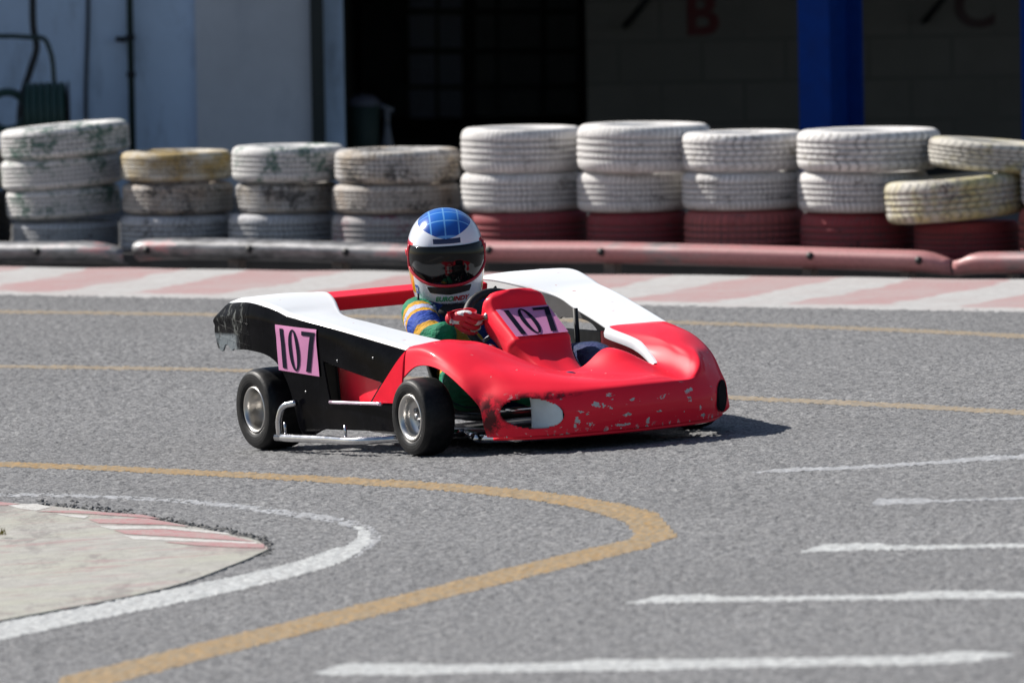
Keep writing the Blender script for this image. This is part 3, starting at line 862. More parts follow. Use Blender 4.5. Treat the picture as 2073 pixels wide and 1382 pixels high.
for k, m in TM.items():
    c = TYRE_BASE.copy(); c.name = 'tyre_' + k; c.materials.clear(); c.materials.append(m); TYRE_MESH[k] = c
def tyre(x0, x1, yt, yb, kind, label, off=0.62, tilt=0.0, pitch=0.0, floor=False, squash=1.0):
    xc = (x0 + x1) / 2
    p, s = on_barrier(xc, (yt + yb) / 2, off)
    Dm = (x1 - x0) / s; hgt = (yb - yt) / s
    zc = float(p[2])
    if floor:
        ztop = float(on_barrier(xc, yt, off)[0][2]); hgt = ztop - ZT; zc = (ztop + ZT) / 2
    o = bpy.data.objects.new('tyre', TYRE_MESH[kind]); COL.objects.link(o)
    o.location = (float(p[0]), float(p[1]), zc)
    o.scale = (Dm / 0.558, Dm / 0.558 * squash, hgt / 0.18)
    q = Matrix.Rotation(tilt, 4, 'Y') @ Matrix.Rotation(pitch, 4, 'X') @ Matrix.Rotation(rng.uniform(0, 6.28), 4, 'Z')
    o.rotation_euler = q.to_euler()
    tag(o, label, 'tyre', 'painted tyres of the barrier wall')
    return o
t_ = tyre
# partly seen stack at the left edge
t_(-225, 12, 300, 385, 'bare', 'tyre coloured dark for its shade, cut off by the left edge, middle of its stack')
t_(-215, 22, 388, 470, 'bare', 'tyre coloured dark for its shade at the left edge beside the rail, lower one', floor=True)
# first full stack
t_(1, 263, 252, 315, 'green', 'topmost white tyre with green smear, tilted at the far left', tilt=-0.075)
t_(2, 248, 315, 378, 'green', 'second white tyre down in the tall left stack, long green scuff', tilt=-0.065)
t_(12, 245, 378, 438, 'green', 'third white tyre down in the tall left stack, green along its top', tilt=-0.05)
t_(26, 242, 447, 512, 'grey', 'bottom grimy grey tyre under the three green scuffed tyres', floor=True)
# second
t_(244, 470, 305, 364, 'ochre', 'ochre brown stained tyre on top of the second stack from the left')
t_(247, 474, 369, 430, 'brown', 'whitish tyre with brown and black stains directly under the ochre tyre')
t_(243, 480, 433, 512, 'grey', 'grey grimy bottom tyre two below the ochre stained tyre', floor=True)
# third
t_(469, 700, 294, 365, 'green', 'top tyre of the stack right of the ochre one, green patch on white')
t_(477, 684, 369, 427, 'black', 'white tyre with black peeled streak in the third stack from left')
t_(462, 682, 430, 512, 'grey', 'grey bottom tyre beneath the black streaked tyre of the third stack', floor=True)
# fourth
t_(677, 934, 301, 368, 'black', 'black and rust peeling tyre on top, just left of the helmet')
t_(672, 931, 370, 428, 'brown', 'brown blotched white tyre under the black and rust peeling one')
t_(671, 926, 431, 512, 'pinkish', 'pink tinged bottom tyre left of the helmet', floor=True)
# fifth
t_(933, 1180, 257, 347, 'clean', 'thick clean white ribbed tyre on top, above right of the helmet')
t_(933, 1180, 347, 426, 'clean', 'grey scuffed white tyre between thick ribbed top tyre and dark red base by helmet')
t_(945, 1192, 426, 512, 'red', 'dark red bottom tyre immediately right of the helmet', floor=True)
# sixth
t_(1168, 1440, 250, 346, 'clean', 'highest white tyre of the wall, thick tread, on the stack behind the nose', tilt=0.01)
t_(1168, 1395, 346, 426, 'clean', 'middle white tyre under the highest tyre of the wall')
t_(1188, 1395, 428, 512, 'red', 'dark red bottom tyre under the stack with the highest tyre', floor=True)
# seventh
t_(1380, 1630, 266, 344, 'chevron', 'top white chevron tread tyre left of the blue column')
t_(1380, 1630, 346, 422, 'clean', 'middle white tyre over the smooth salmon red tyre')
t_(1385, 1632, 424, 512, 'salmon', 'smooth faded salmon red bottom tyre with a bald tread', floor=True)
# eighth
t_(1613, 1905, 261, 343, 'chevron', 'wide white chevron tyre on top below the blue column')
t_(1615, 1880, 345, 426, 'clean', 'middle white tyre with smooth left end below the blue column')
t_(1620, 1860, 428, 512, 'red', 'ribbed bright red bottom tyre left of the yellow tyres', floor=True)
# ninth, slumped
t_(1878, 2150, 285, 345, 'yellow', 'slumped yellow topped tyre sagging to the right at top right', tilt=0.09, off=0.66)
t_(1790, 2075, 356, 442, 'yellow', 'yellow and white hexagon tread tyre tilted up over the red one at right', tilt=-0.075, off=0.50)
t_(1850, 2066, 448, 515, 'red', 'dark red bottom tyre under the tilted yellow tyre', floor=True)
t_(2066, 2300, 335, 415, 'clean', 'white tyre barely showing at the right edge above the pale red one')
t_(2062, 2300, 418, 515, 'salmon', 'pale red tyre cut off by the right picture edge', floor=True)

# ------------------------------------------------------------------ garage building
YF = 16.4
def xz(px, py, Y):
    p = atY(px, py, Y); return float(p[0]), float(p[2])
bld = empty('garage_building', 'long pit garage with pale left wall, dark open bay and block walls', 'building')
bld.location = (0, YF, 0)
def bpart(name, lo, hi, m, parent=None, bevel=0.0):
    mb = MB().box((lo[0], lo[1] - YF, lo[2]), (hi[0], hi[1] - YF, hi[2]))
    return mb.build(name, m, parent or bld, False, bevel)
xl = xz(396, 200, YF)[0]; xe = xz(697, 200, YF)[0]; xd0 = xz(398, 200, YF)[0]; xd1 = xz(632, 200, YF)[0]
bpart('left_wall', (-14, YF, ZT - 0.1), (xe, YF + 0.3, 3.6), m_wall('stained_pale_wall', (0.60, 0.72, 0.90), (0.25, 0.30, 0.38), 0.6))
bpart('sliding_door', (xd0, YF - 0.045, ZT + 0.03), (xd1, YF - 0.004, 2.6), m_wall('grey_door_paint', (0.66, 0.66, 0.70), (0.40, 0.42, 0.47), 0.3), bevel=0.004)
xp0, _ = xz(630, 150, YF); xp1, _ = xz(657, 150, YF)
bpart('door_post', (xp0, YF - 0.10, ZT), (xp1, YF - 0.006, 3.0), simple('dark_green_paint', (0.012, 0.018, 0.018), 0.5), bevel=0.004)
# vertical pipe with a collar, and a crack-like conduit
xq, _ = xz(266, 150, YF)
mb = MB().tube([(xq, -0.05, ZT), (xq, -0.05, 2.8)], 0.015)
pp = mb.build('drain_pipe', simple('dark_green_pipe', (0.02, 0.035, 0.028), 0.5), bld)
for yy in (75, 150):
    z = xz(266, yy, YF)[1]
    MB().tube([(xq, -0.05, z - 0.012), (xq, -0.05, z + 0.012)], 0.021).build('pipe_clip', M['dark'], pp)
xq, zq = xz(241, 80, YF)
b = MB().tube([(xq + 0.025, -0.02, zq), (xq + 0.025, -0.05, zq), (xq - 0.012, -0.06, zq + 0.004)], 0.012).build('door_handle', M['dark'], bld)
xq, _ = xz(176, 150, YF)
MB().tube(smooth_path([(xq, -0.012, ZT), (xq - .008, -0.012, .5), (xq + 0.01, -0.012, .9), (xq + .003, -.012, 2.6)], 6), 0.009).build('conduit', simple('grey_conduit', (0.05, 0.055, 0.07), 0.6), bld)
# recessed bay
YB = 25.0; xb = xz(1188, 150, 20.5)[0]
blk = m_block()
bpart('bay_back_wall', (xe - 3, YB, ZT - 0.1), (xb + 1.5, YB + 0.3, 3.0), simple('shade_dark_plaster', (0.09, 0.09, 0.10), 0.9, var=0.4, scale=3))  # bay walls are coloured dark to deepen the shade inside
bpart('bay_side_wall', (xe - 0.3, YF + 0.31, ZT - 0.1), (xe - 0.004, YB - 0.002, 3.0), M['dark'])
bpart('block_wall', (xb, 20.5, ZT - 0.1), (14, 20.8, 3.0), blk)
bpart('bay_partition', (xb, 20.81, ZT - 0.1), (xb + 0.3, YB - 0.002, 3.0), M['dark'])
bpart('roof', (xe - 0.31, 14.6, 2.75), (15, YB + 0.4, 2.95), simple('roof_underside', (0.10, 0.10, 0.10), 0.9))  # out of view; made deep to shade the bay
bpart('unseen_shading_eave', (xe + 0.01, 14.4, 2.15), (15, 14.59, 3.05), simple('blue_eave', (0.02, 0.05, 0.22), 0.6))  # unseen low eave, added to darken the bay behind it
# window with pale panes far inside the bay
xw0 = xz(815, 0, YB - .1)[0]; xw1 = xz(1180, 0, YB - .1)[0]
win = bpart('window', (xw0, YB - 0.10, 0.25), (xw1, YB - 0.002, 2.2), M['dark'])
pm = simple('pale_pane', (0.28, 0.30, 0.44), 0.4); pd = simple('dark_pane', (0.07, 0.075, 0.09), 0.4)
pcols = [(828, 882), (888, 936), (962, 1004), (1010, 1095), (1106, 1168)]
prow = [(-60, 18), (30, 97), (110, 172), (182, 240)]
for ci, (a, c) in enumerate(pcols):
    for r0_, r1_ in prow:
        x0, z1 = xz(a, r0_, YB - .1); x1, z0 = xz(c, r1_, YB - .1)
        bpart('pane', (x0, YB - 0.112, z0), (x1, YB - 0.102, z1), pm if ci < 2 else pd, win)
# letters on the block walls
def text_mesh(s, size, m, name, parent=None, extrude=0.0, shear=0.0, offset=0.0, res=6):
    c = bpy.data.curves.new('t', 'FONT'); c.body = s; c.size = size; c.extrude = extrude; c.shear = shear; c.offset = offset
    c.align_x = 'CENTER'; c.align_y = 'CENTER'; c.resolution_u = res
    t = bpy.data.objects.new('t', c); COL.objects.link(t)
    bpy.context.view_layer.update()
    me = bpy.data.meshes.new_from_object(t.evaluated_get(bpy.context.evaluated_depsgraph_get()))
    bpy.data.objects.remove(t); bpy.data.curves.remove(c)
    me.name = name; me.materials.clear(); me.materials.append(m)
    o = bpy.data.objects.new(name, me); COL.objects.link(o)
    if parent: o.parent = parent
    return o
lm = simple('dull_red_letter_paint', (0.13, 0.010, 0.012), 0.6)
for ch, px, py in (('B', 1420, 32), ('C', 1973, 16)):
    x, z = xz(px, py, 20.5)
    o = text_mesh(ch, 0.29, lm if ch == 'B' else simple('dull_dark_letter_paint', (0.07, 0.03, 0.03), 0.6), 'painted_letter', bld, extrude=0.002, offset=0.008)
    o.location = (x, 20.495 - YF, z); o.rotation_euler = (R(90), 0, 0)
for px, py in ((1288, 24), (1893, 14)):
    x0, z0 = xz(px - 24, py + 28, 20.5); x1, z1 = xz(px + 40, py - 50, 20.5)
    MB().tube([(x0, 4.02, z0), (x0 + .01, 3.96, z0 + .01), (x1, 3.90, z1)], 0.016).build('wall_bracket', M['dark'], bld)
# blue H column
YC = 15.2
xa, _ = xz(1615, 150, YC); xm, _ = xz(1674, 150, YC); xc_, _ = xz(1750, 150, YC)
bl = simple('blue_column_paint', (0.004, 0.045, 0.27), 0.6, var=0.15, spec=0.15); bl2 = bl
w = xc_ - xa
mb = MB()
th = 0.012
ang = 0.52
cbox = MB()
cbox.box((-0.080, -0.145, ZT), (0.080, -0.130, 2.9)); cbox.box((-0.080, 0.130, ZT), (0.080, 0.145, 2.9)); cbox.box((-0.006, -0.1295, ZT), (0.006, 0.1295, 2.9))
co = cbox.build('blue_column', bl, bld, False)
co.location = ((xa + xc_) / 2, YC - YF, 0); co.rotation_euler = (0, 0, R(-32))
xa2, _ = xz(2068, 150, YC)
c2 = bpy.data.objects.new('blue_column', co.data); COL.objects.link(c2); c2.parent = bld
c2.location = (xa2 + 0.14, YC - YF, 0); c2.rotation_euler = (0, 0, R(-32))

# bin and bottle just inside the bay
x0, zt_ = xz(703, 205, 17.2); x1, _ = xz(768, 205, 17.2)
rb = (x1 - x0) / 2
e = empty('waste_bin', 'dark green plastic bin with pale lid inside the dark garage bay', 'bin'); e.location = ((x0 + x1) / 2, 17.2, ZT)
MB().lathe([(0, 0.0), (rb * .85, 0.0), (rb, zt_ - ZT - 0.02), (rb * .96, zt_ - ZT - 0.018)], 24).build('bin_body', simple('green_plastic', (0.03, 0.055, 0.05), 0.6), e)
MB().lathe([(rb * 1.04, zt_ - ZT - 0.02), (rb * 1.04, zt_ - ZT), (rb * .6, zt_ - ZT + 0.025), (0, zt_ - ZT + 0.03)], 24).build('bin_lid', simple('pale_lid', (0.14, 0.14, 0.19), 0.5), e)
x0, zt_ = xz(783, 208, 17.2)
e = empty('spray_bottle', 'pale plastic spray bottle standing right of the green bin', 'bottle'); e.location = (x0, 17.2, ZT)
hB = zt_ - ZT
MB().lathe([(0, 0), (.035, 0), (.037, hB * .4), (.018, hB * .62), (.012, hB * .75), (0, hB * .75)], 20).build('bottle_body', simple('pale_plastic', (0.24, 0.24, 0.28), 0.5), e)
MB().tube([(0, 0, hB * .72), (0, 0, hB * .92)], 0.013).tube([(0.03, 0, hB * .9), (-0.035, 0, hB * .97)], 0.012).build('spray_head', simple('pale_spray_head', (0.24, 0.24, 0.28), 0.5), e)
# hose reel and tools by the left wall
YR = 15.75
x0, zc = xz(92, 232, YR)
e = empty('hose_reel', 'green garden hose wound on a reel with a bent tube frame at left wall', 'hose reel'); e.location = (x0, YR, ZT)
hm = simple('dark_green_hose', (0.015, 0.05, 0.040), 0.5)
mb = MB()
for q in range(6):
    mb.add(*(lambda b: (b.v, b.f))(MB().lathe([(0.135 + 0.02 * math.cos(a) , -0.075 + q * 0.030 + 0.018 * math.sin(a)) for a in np.linspace(0, 2 * math.pi, 9)[:-1]], 36, 'X', (0, 0, zc - ZT - 0.01), closed=True)))
mb.build('hose', hm, e)
MB().lathe([(0.0, -0.10), (0.145, -0.10), (0.15, -0.095), (0.0, -0.092)], 32, 'X', (-0.0, 0, zc - ZT)).build('reel_flange', simple('dark_reel', (0.012, 0.02, 0.02), 0.5), e)
MB().lathe([(0.0, 0.10), (0.145, 0.10), (0.15, 0.106), (0.0, 0.108)], 32, 'X', (-0.0, 0, zc - ZT)).build('reel_flange', M['dark'], e)
fr = []
for px, py in ((-120, 80), (60, 76), (90, 80), (100, 100), (110, 175)):
    a, c = xz(px, py, YR); fr.append((a - x0, 0.02, c - ZT))
MB().tube(smooth_path(fr, 5), 0.011).build('frame_tube', simple('dark_green_tube', (0.02, 0.04, 0.035), 0.4), e)
MB().tube([(0.0, -0.02, 0), (0.0, 0, zc - ZT)], 0.012).tube([(-0.11, 0, zc - ZT), (0.11, 0, zc - ZT)], 0.02).build('stand', M['dark'], e)
e2 = empty('second_hose_coil', 'round green hose coil at the far left edge beside the reel', 'hose')
x1, z1 = xz(15, 225, YR); e2.location = (x1, YR, ZT); e2.name = 'hose_coil'
mb = MB()
for q in range(3):
    b = MB().lathe([(0.085 + 0.017 * math.cos(a), -0.03 + q * 0.03 + 0.017 * math.sin(a)) for a in np.linspace(0, 2 * math.pi, 9)[:-1]], 30, 'Y', (0, 0, z1 - ZT), closed=True)
    mb.add(b.v, b.f)
mb.build('hose', hm, e2)
MB().lathe([(0, 0), (0.03, 0), (0.03, z1 - ZT - 0.09), (0, z1 - ZT - 0.09)], 12).build('peg', M['dark'], e2)
pts = []
for px, py in ((62, -120), (66, 0), (68, 60), (74, 95), (62, 140), (44, 200), (40, 290)):
    a, c = xz(px, py, 16.2); pts.append((a, 16.2, c))
tag(MB().tube(smooth_path(pts, 6), 0.016).build('hanging_hose', simple('black_rubber_hose', (0.010, 0.011, 0.014), 0.5)), 'black rubber hose hanging down the pale wall above the hose reel', 'hose')

# =================================================================== THE KART
TH = R(28)
Fv = Vector((math.sin(TH), -math.cos(TH), 0.05 * math.sin(TH))).normalized()
Lv = Vector((math.cos(TH), math.sin(TH), 0.05 * math.cos(TH)))
Lv = (Lv - Fv * Lv.dot(Fv)).normalized()
Uv = Fv.cross(Lv)
org = G(1030, 887)
KM = Matrix(((Fv.x, Lv.x, Uv.x, org[0]), (Fv.y, Lv.y, Uv.y, org[1]), (Fv.z, Lv.z, Uv.z, org[2] + 0.001), (0, 0, 0, 1)))
kart = empty('racing_kart', 'red, white and black bodied racing kart numbered 107 cornering on the track', 'kart')
kart.matrix_world = KM

def shell(name, verts, faces, mats, midx, parent, thick=0.004, inner=None):
    o = mesh(name, verts, faces, None, parent, True, mats, midx)
    md = o.modifiers.new('solid', 'SOLIDIFY'); md.thickness = thick; md.offset = -1
    md.material_offset = len(mats) - 1; md.material_offset_rim = 0
    return o

# --- side pods: columns from inner lip, over the top, down the side
POD = [
 [(-0.733, 0.283, 0.490), (-0.733, 0.286, 0.498), (-0.733, 0.292, 0.501), (-0.742, 0.420, 0.507), (-0.752, 0.570, 0.505), (-0.785, 0.606, 0.490), (-0.826, 0.622, 0.462), (-0.866, 0.626, 0.410), (-0.852, 0.622, 0.322)],
 [(-0.638, 0.301, 0.490), (-0.638, 0.304, 0.498), (-0.638, 0.310, 0.501), (-0.625, 0.450, 0.505), (-0.605, 0.600, 0.505), (-0.608, 0.617, 0.494), (-0.615, 0.626, 0.470), (-0.628, 0.630, 0.410), (-0.625, 0.628, 0.336)],
 [(-0.515, 0.341, 0.469), (-0.515, 0.344, 0.477), (-0.515, 0.350, 0.480), (-0.485, 0.460, 0.478), (-0.452, 0.585, 0.478), (-0.452, 0.602, 0.468), (-0.452, 0.609, 0.448), (-0.455, 0.612, 0.380), (-0.448, 0.610, 0.288)],
 [(-0.420, 0.379, 0.446), (-0.420, 0.382, 0.454), (-0.420, 0.388, 0.457), (-0.405, 0.475, 0.458), (-0.385, 0.580, 0.460), (-0.385, 0.596, 0.450), (-0.386, 0.603, 0.432), (-0.392, 0.605, 0.340), (-0.392, 0.600, 0.200)],
 [(-0.355, 0.399, 0.431), (-0.355, 0.402, 0.439), (-0.355, 0.408, 0.442), (-0.340, 0.482, 0.447), (-0.322, 0.573, 0.450), (-0.322, 0.589, 0.441), (-0.322, 0.596, 0.424), (-0.335, 0.597, 0.300), (-0.362, 0.590, 0.078)],
 [(-0.178, 0.369, 0.399), (-0.178, 0.372, 0.407), (-0.178, 0.378, 0.410), (-0.172, 0.460, 0.420), (-0.165, 0.551, 0.425), (-0.165, 0.566, 0.417), (-0.165, 0.572, 0.402), (-0.172, 0.576, 0.270), (-0.200, 0.572, 0.076)],
 [(0.003, 0.335, 0.369), (0.003, 0.338, 0.377), (0.003, 0.344, 0.380), (0.012, 0.430, 0.387), (0.022, 0.521, 0.392), (0.022, 0.535, 0.384), (0.022, 0.541, 0.370), (0.015, 0.556, 0.245), (0.000, 0.560, 0.076)],
 [(0.195, 0.293, 0.338), (0.195, 0.296, 0.346), (0.195, 0.302, 0.349), (0.228, 0.390, 0.353), (0.262, 0.480, 0.350), (0.262, 0.494, 0.341), (0.262, 0.501, 0.328), (0.262, 0.520, 0.225), (0.262, 0.536, 0.075)],
]
SCOOP = [(-.180, .300), (-.158, .170), (.080, .166), (.150, .235)]   # (f, u) hole in the side, px (658,740) (665,822) (775,815) (795,780)
def pod(sgn):
    P0 = np.array(POD, float)
    P = np.concatenate([P0[:, :3], P0[:, 2:3] * .86 + P0[:, 3:4] * .14, P0[:, 3:4], P0[:, 4:5] * .88 + P0[:, 3:4] * .12, P0[:, 4:]], axis=1)
    P = np.concatenate([P[:, :7], P[:, 7:8], P[:, 7 + 1:]], axis=1)
    D1 = dense(P, 0.006)
    Dd = np.swapaxes(dense(np.swapaxes(D1, 0, 1), 0.006), 0, 1)
    # index span of control columns along the second axis, for the colour split
    hcol = np.linalg.norm(np.diff(P, axis=1), axis=2)
    Pn = np.swapaxes(D1, 0, 1)
    d = np.linalg.norm(np.diff(Pn, axis=0), axis=2).max(axis=1)
    ks = [max(2, int(math.ceil(q / 0.006))) for q in d]
    cs = np.concatenate([[0], np.cumsum(ks)])
    nr, nc = Dd.shape[:2]
    V = Dd.reshape(-1, 3).copy()
    Fc = grid_faces(nr, nc)
    cen = V[Fc].mean(1)
    jcol = np.tile(np.arange(nc - 1), nr - 1)
    side = jcol >= cs[7]
    hole = side & in_poly(cen[:, 0], cen[:, 2], SCOOP)
    keep = ~hole
    # broken, ragged hem of the taped tail
    hem = (cen[:, 0] < -0.70) & side & (cen[:, 2] < 0.338 + 0.014 * np.sin(cen[:, 0] * 70) * np.sin(cen[:, 0] * 23 + 1))
    keep &= ~hem
    sel = side.astype(int)
    sel[(~side) & (jcol < cs[2])] = 2
    allb = np.bincount(Fc[keep].ravel(), minlength=len(V)); holev = np.unique(Fc[hole].ravel())
    bnd = [i for i in holev if allb[i] > 0]
    SP = np.array(SCOOP)
    for i in bnd:
        q = V[i, [0, 2]]; best = None
        for e in range(4):
            a, b = SP[e], SP[(e + 1) % 4]; t = np.clip(np.dot(q - a, b - a) / np.dot(b - a, b - a), 0, 1); c = a + (b - a) * t
            dd = np.linalg.norm(c - q)
            if best is None or dd < best[0]: best = (dd, c)
        if best[0] < 0.012: V[i, 0], V[i, 2] = best[1]
    V[:, 1] *= sgn
    Fk = Fc[keep]
    if sgn > 0: Fk = Fk[:, ::-1]
    sk = sel[keep]
    v, f = prune(V, Fk)
    return v, f, sk, Dd, cs
v, f, sk, podD, podcs = pod(-1)
pr = shell('side_pod', v, f, [M['white'], M['side'], M['lip'], M['inner']], sk, kart)
pr['label'] = 'side pod with pink 107 sticker and taped torn tail'
v, f, sk, _, _ = pod(1)
pl = shell('side_pod', v, f, [M['white'], M['side'], M['lip'], M['inner']], sk, kart)

sp = podD[:, podcs[7]:].reshape(-1, 3)
kds = kdtree.KDTree(len(sp))
for i, p in enumerate(sp): kds.insert((p[0], 0, p[2]), i)
kds.balance()
def side_l(f_, u_):
    w = a = 0
    for co_, i, dd in kds.find_n((f_, 0, u_), 4):
        q = 1 / (dd + 1e-4); a += sp[i][1] * q; w += q
    return a / w
# red duct wall seen through each side opening, and a rolled sill lip in its highlight colour
for s in (-1, 1):
    for nm, fa, fb, mt in (('scoop_duct', .155, -.235, M['red']), ('scoop_backing', -.236, -.56, M['dark'])):
        rows = []
        for t in np.linspace(0, 1, 12):
            ff = fa + (fb - fa) * t
            dep = 0.004 + 0.20 * max(0, .155 - ff) if nm == 'scoop_duct' else 0.08
            rows.append([(ff, s * (side_l(ff, q) - dep - .004), q) for q in (0.13, 0.18, 0.23, 0.27, 0.31)])
        Dd = np.swapaxes(dense(np.swapaxes(dense(np.array(rows), 2), 0, 1), 5), 0, 1)
        o = mesh(nm, Dd.reshape(-1, 3), grid_faces(*Dd.shape[:2]), mt, pr if s < 0 else pl)
        md = o.modifiers.new('solid', 'SOLIDIFY'); md.thickness = 0.003
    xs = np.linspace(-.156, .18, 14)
    MB().tube([(x, s * (0.573 - 0.05 * max(0, (x + .2)) ** 1.0 + 0.005), 0.167) for x in xs], 0.006).build('sill_lip', M['glint_lip'], pr if s < 0 else pl)

# --- nose cowl: full width, columns run from right side hem over the top to left side hem
RIGHT = {  # per row: n0 n1 n2 n2b n3 n3b n4 n5 n6 n7
 0: [(.520, 0, .242), (.420, -.105, .250), (.355, -.20, .318), (.275, -.262, .347), (.195, -.302, .349), (.228, -.39, .353), (.262, -.480, .350), (.262, -.494, .341), (.262, -.503, .318), (.250, -.515, .245)],
 1: [(.560, 0, .236), (.470, -.115, .252), (.410, -.215, .318), (.365, -.272, .348), (.320, -.315, .358), (.330, -.39, .366), (.340, -.468, .354), (.340, -.485, .343), (.340, -.494, .322), (.335, -.505, .288)],
 2: [(.640, 0, .228), (.565, -.12, .250), (.510, -.225, .298), (.480, -.272, .318), (.455, -.318, .333), (.455, -.39, .341), (.460, -.455, .329), (.462, -.474, .318), (.470, -.485, .302), (.480, -.495, .282)],
 3: [(.730, 0, .220), (.675, -.12, .238), (.630, -.225, .266), (.605, -.272, .279), (.580, -.318, .289), (.575, -.38, .293), (.575, -.435, .281), (.580, -.455, .270), (.592, -.470, .252), (.608, -.482, .222)],
 4: [(.885, 0, .208), (.868, -.12, .209), (.825, -.225, .216), (.790, -.278, .222), (.750, -.330, .228), (.715, -.375, .230), (.680, -.412, .224), (.672, -.430, .212), (.672, -.446, .190), (.678, -.458, .155)],
 5: [(.918, 0, .192), (.902, -.12, .191), (.862, -.235, .190), (.832, -.290, .192), (.790, -.342, .196), (.752, -.388, .194), (.715, -.422, .186), (.702, -.436, .176), (.694, -.448, .160), (.688, -.458, .135)],
 6: [(.935, 0, .130), (.918, -.12, .130), (.882, -.240, .130), (.852, -.300, .131), (.812, -.355, .132), (.772, -.400, .130), (.735, -.430, .126), (.716, -.442, .120), (.702, -.450, .112), (.692, -.456, .098)],
 7: [(.920, 0, .055), (.904, -.12, .055), (.868, -.240, .055), (.838, -.298, .055), (.800, -.348, .055), (.765, -.390, .055), (.735, -.418, .056), (.718, -.430, .057), (.702, -.438, .058), (.690, -.444, .059)]}
LEFT = {r: [(a, -b, c) for a, b, c in RIGHT[r]] for r in RIGHT}
LEFT[0][1:4] = [(.540, .105, .302), (.620, .235, .238), (.470, .268, .300)]
LEFT[1][1:6] = [(.590, .108, .294), (.672, .235, .228), (.575, .288, .294), (.400, .320, .350), (.350, .39, .366)]
LEFT[2][1:6] = [(.670, .112, .255), (.735, .238, .213), (.675, .291, .270), (.540, .327, .322), (.490, .39, .337)]
LEFT[3][1:6] = [(.765, .125, .222), (.800, .240, .197), (.755, .295, .254), (.650, .336, .284), (.600, .38, .291)]
LEFT[4][1:5] = [(.868, .12, .206), (.850, .235, .196), (.822, .294, .220), (.755, .340, .236)]
WID = {1: .002, 2: .008, 3: .014, 4: .016, 5: .012, 6: .004, 7: -.008}
HEM = {2: (.27, .215), 3: (.21, .12), 4: (.165, .085), 5: (.13, .08), 6: (.095, .07), 7: (.057, .056)}
for r, wd in WID.items():
    for k in range(4, 10):
        a, b, c = LEFT[r][k]
        q = (k - 3) / 6.0
        LEFT[r][k] = (a - 0.01 * q, b + wd * min(1, q * 1.6), c + ({1: -.012, 2: -.004, 3: .008, 4: .010}.get(r, 0) if k in (4, 5, 6, 7) else 0))
    if r in HEM:
        for k, hv_ in ((8, HEM[r][0]), (9, HEM[r][1])):
            LEFT[r][k] = (LEFT[r][k][0], LEFT[r][k][1], hv_)
NR = np.array([LEFT[r][:0:-1] + RIGHT[r] for r in range(8)], float)
D1 = dense(NR, 0.005)
ND = np.swapaxes(dense(np.swapaxes(D1, 0, 1), 0.005), 0, 1)
nr, nc = ND.shape[:2]
wS = np.clip((ND[..., 1] - .335) / .05, 0, 1) * np.clip((ND[..., 2] - .16) / .05, 0, 1) * np.clip((ND[..., 0] - .34) / .06, 0, 1)
wS2 = np.clip((ND[..., 1] - .298) / .03, 0, 1) * np.clip((ND[..., 0] - .60) / .06, 0, 1) * np.clip((ND[..., 2] - .175) / .03, 0, 1)
wS = np.maximum(wS, wS2)[..., None].copy(); wS[[0, -1]] = 0; wS[:, [0, -1]] = 0
for _ in range(140):
    av = np.zeros_like(ND)
    av[1:-1, 1:-1] = (ND[:-2, 1:-1] + ND[2:, 1:-1] + ND[1:-1, :-2] + ND[1:-1, 2:]) / 4
    ND = ND * (1 - wS * .9) + av * wS * .9
V = ND.reshape(-1, 3)
Fc = grid_faces(nr, nc)
cen = V[Fc].mean(1)
front = V[(V[:, 0] > 0.55) & (V[:, 2] < 0.20)]
kd = kdtree.KDTree(len(front))
for i, p in enumerate(front): kd.insert(p, i)
kd.balance()
def near_front(p):
    return Vector(kd.find(p)[0])
def at_l(l, u):
    c = front[np.argsort((front[:, 1] - l) ** 2 + (front[:, 2] - u) ** 2)[:6]]
    return c.mean(0)
INTAKES = []
keep = np.ones(len(cen), bool)
for s, lc, uc, A, B in ((-1, -.345, .131, .106, .051), (1, .405, .122, .080, .050)):
    c = at_l(lc, uc); a1 = at_l(lc - .03, uc); a2 = at_l(lc + .03, uc)
    tv = a2 - a1; tv[2] = 0; tv /= np.linalg.norm(tv)
    INTAKES.append((s, c, tv, A, B))
    arc = (cen[:, :2] - c[:2]) @ tv[:2]
    dist = np.linalg.norm(cen[:, :2] - c[:2], axis=1)
    arc = np.sign(arc) * dist
    hole = (arc / A) ** 2 + ((cen[:, 2] - c[2] + 0.10 * arc * -s) / B) ** 2 < 1
    hole &= (cen[:, 0] > 0.55) & (cen[:, 1] * s > 0.1)
    keep &= ~hole
v, f = prune(V, Fc[keep])
nose = shell('nose_cowl', v, f, [M['nose'], M['inner']], np.zeros(len(f), int), kart)
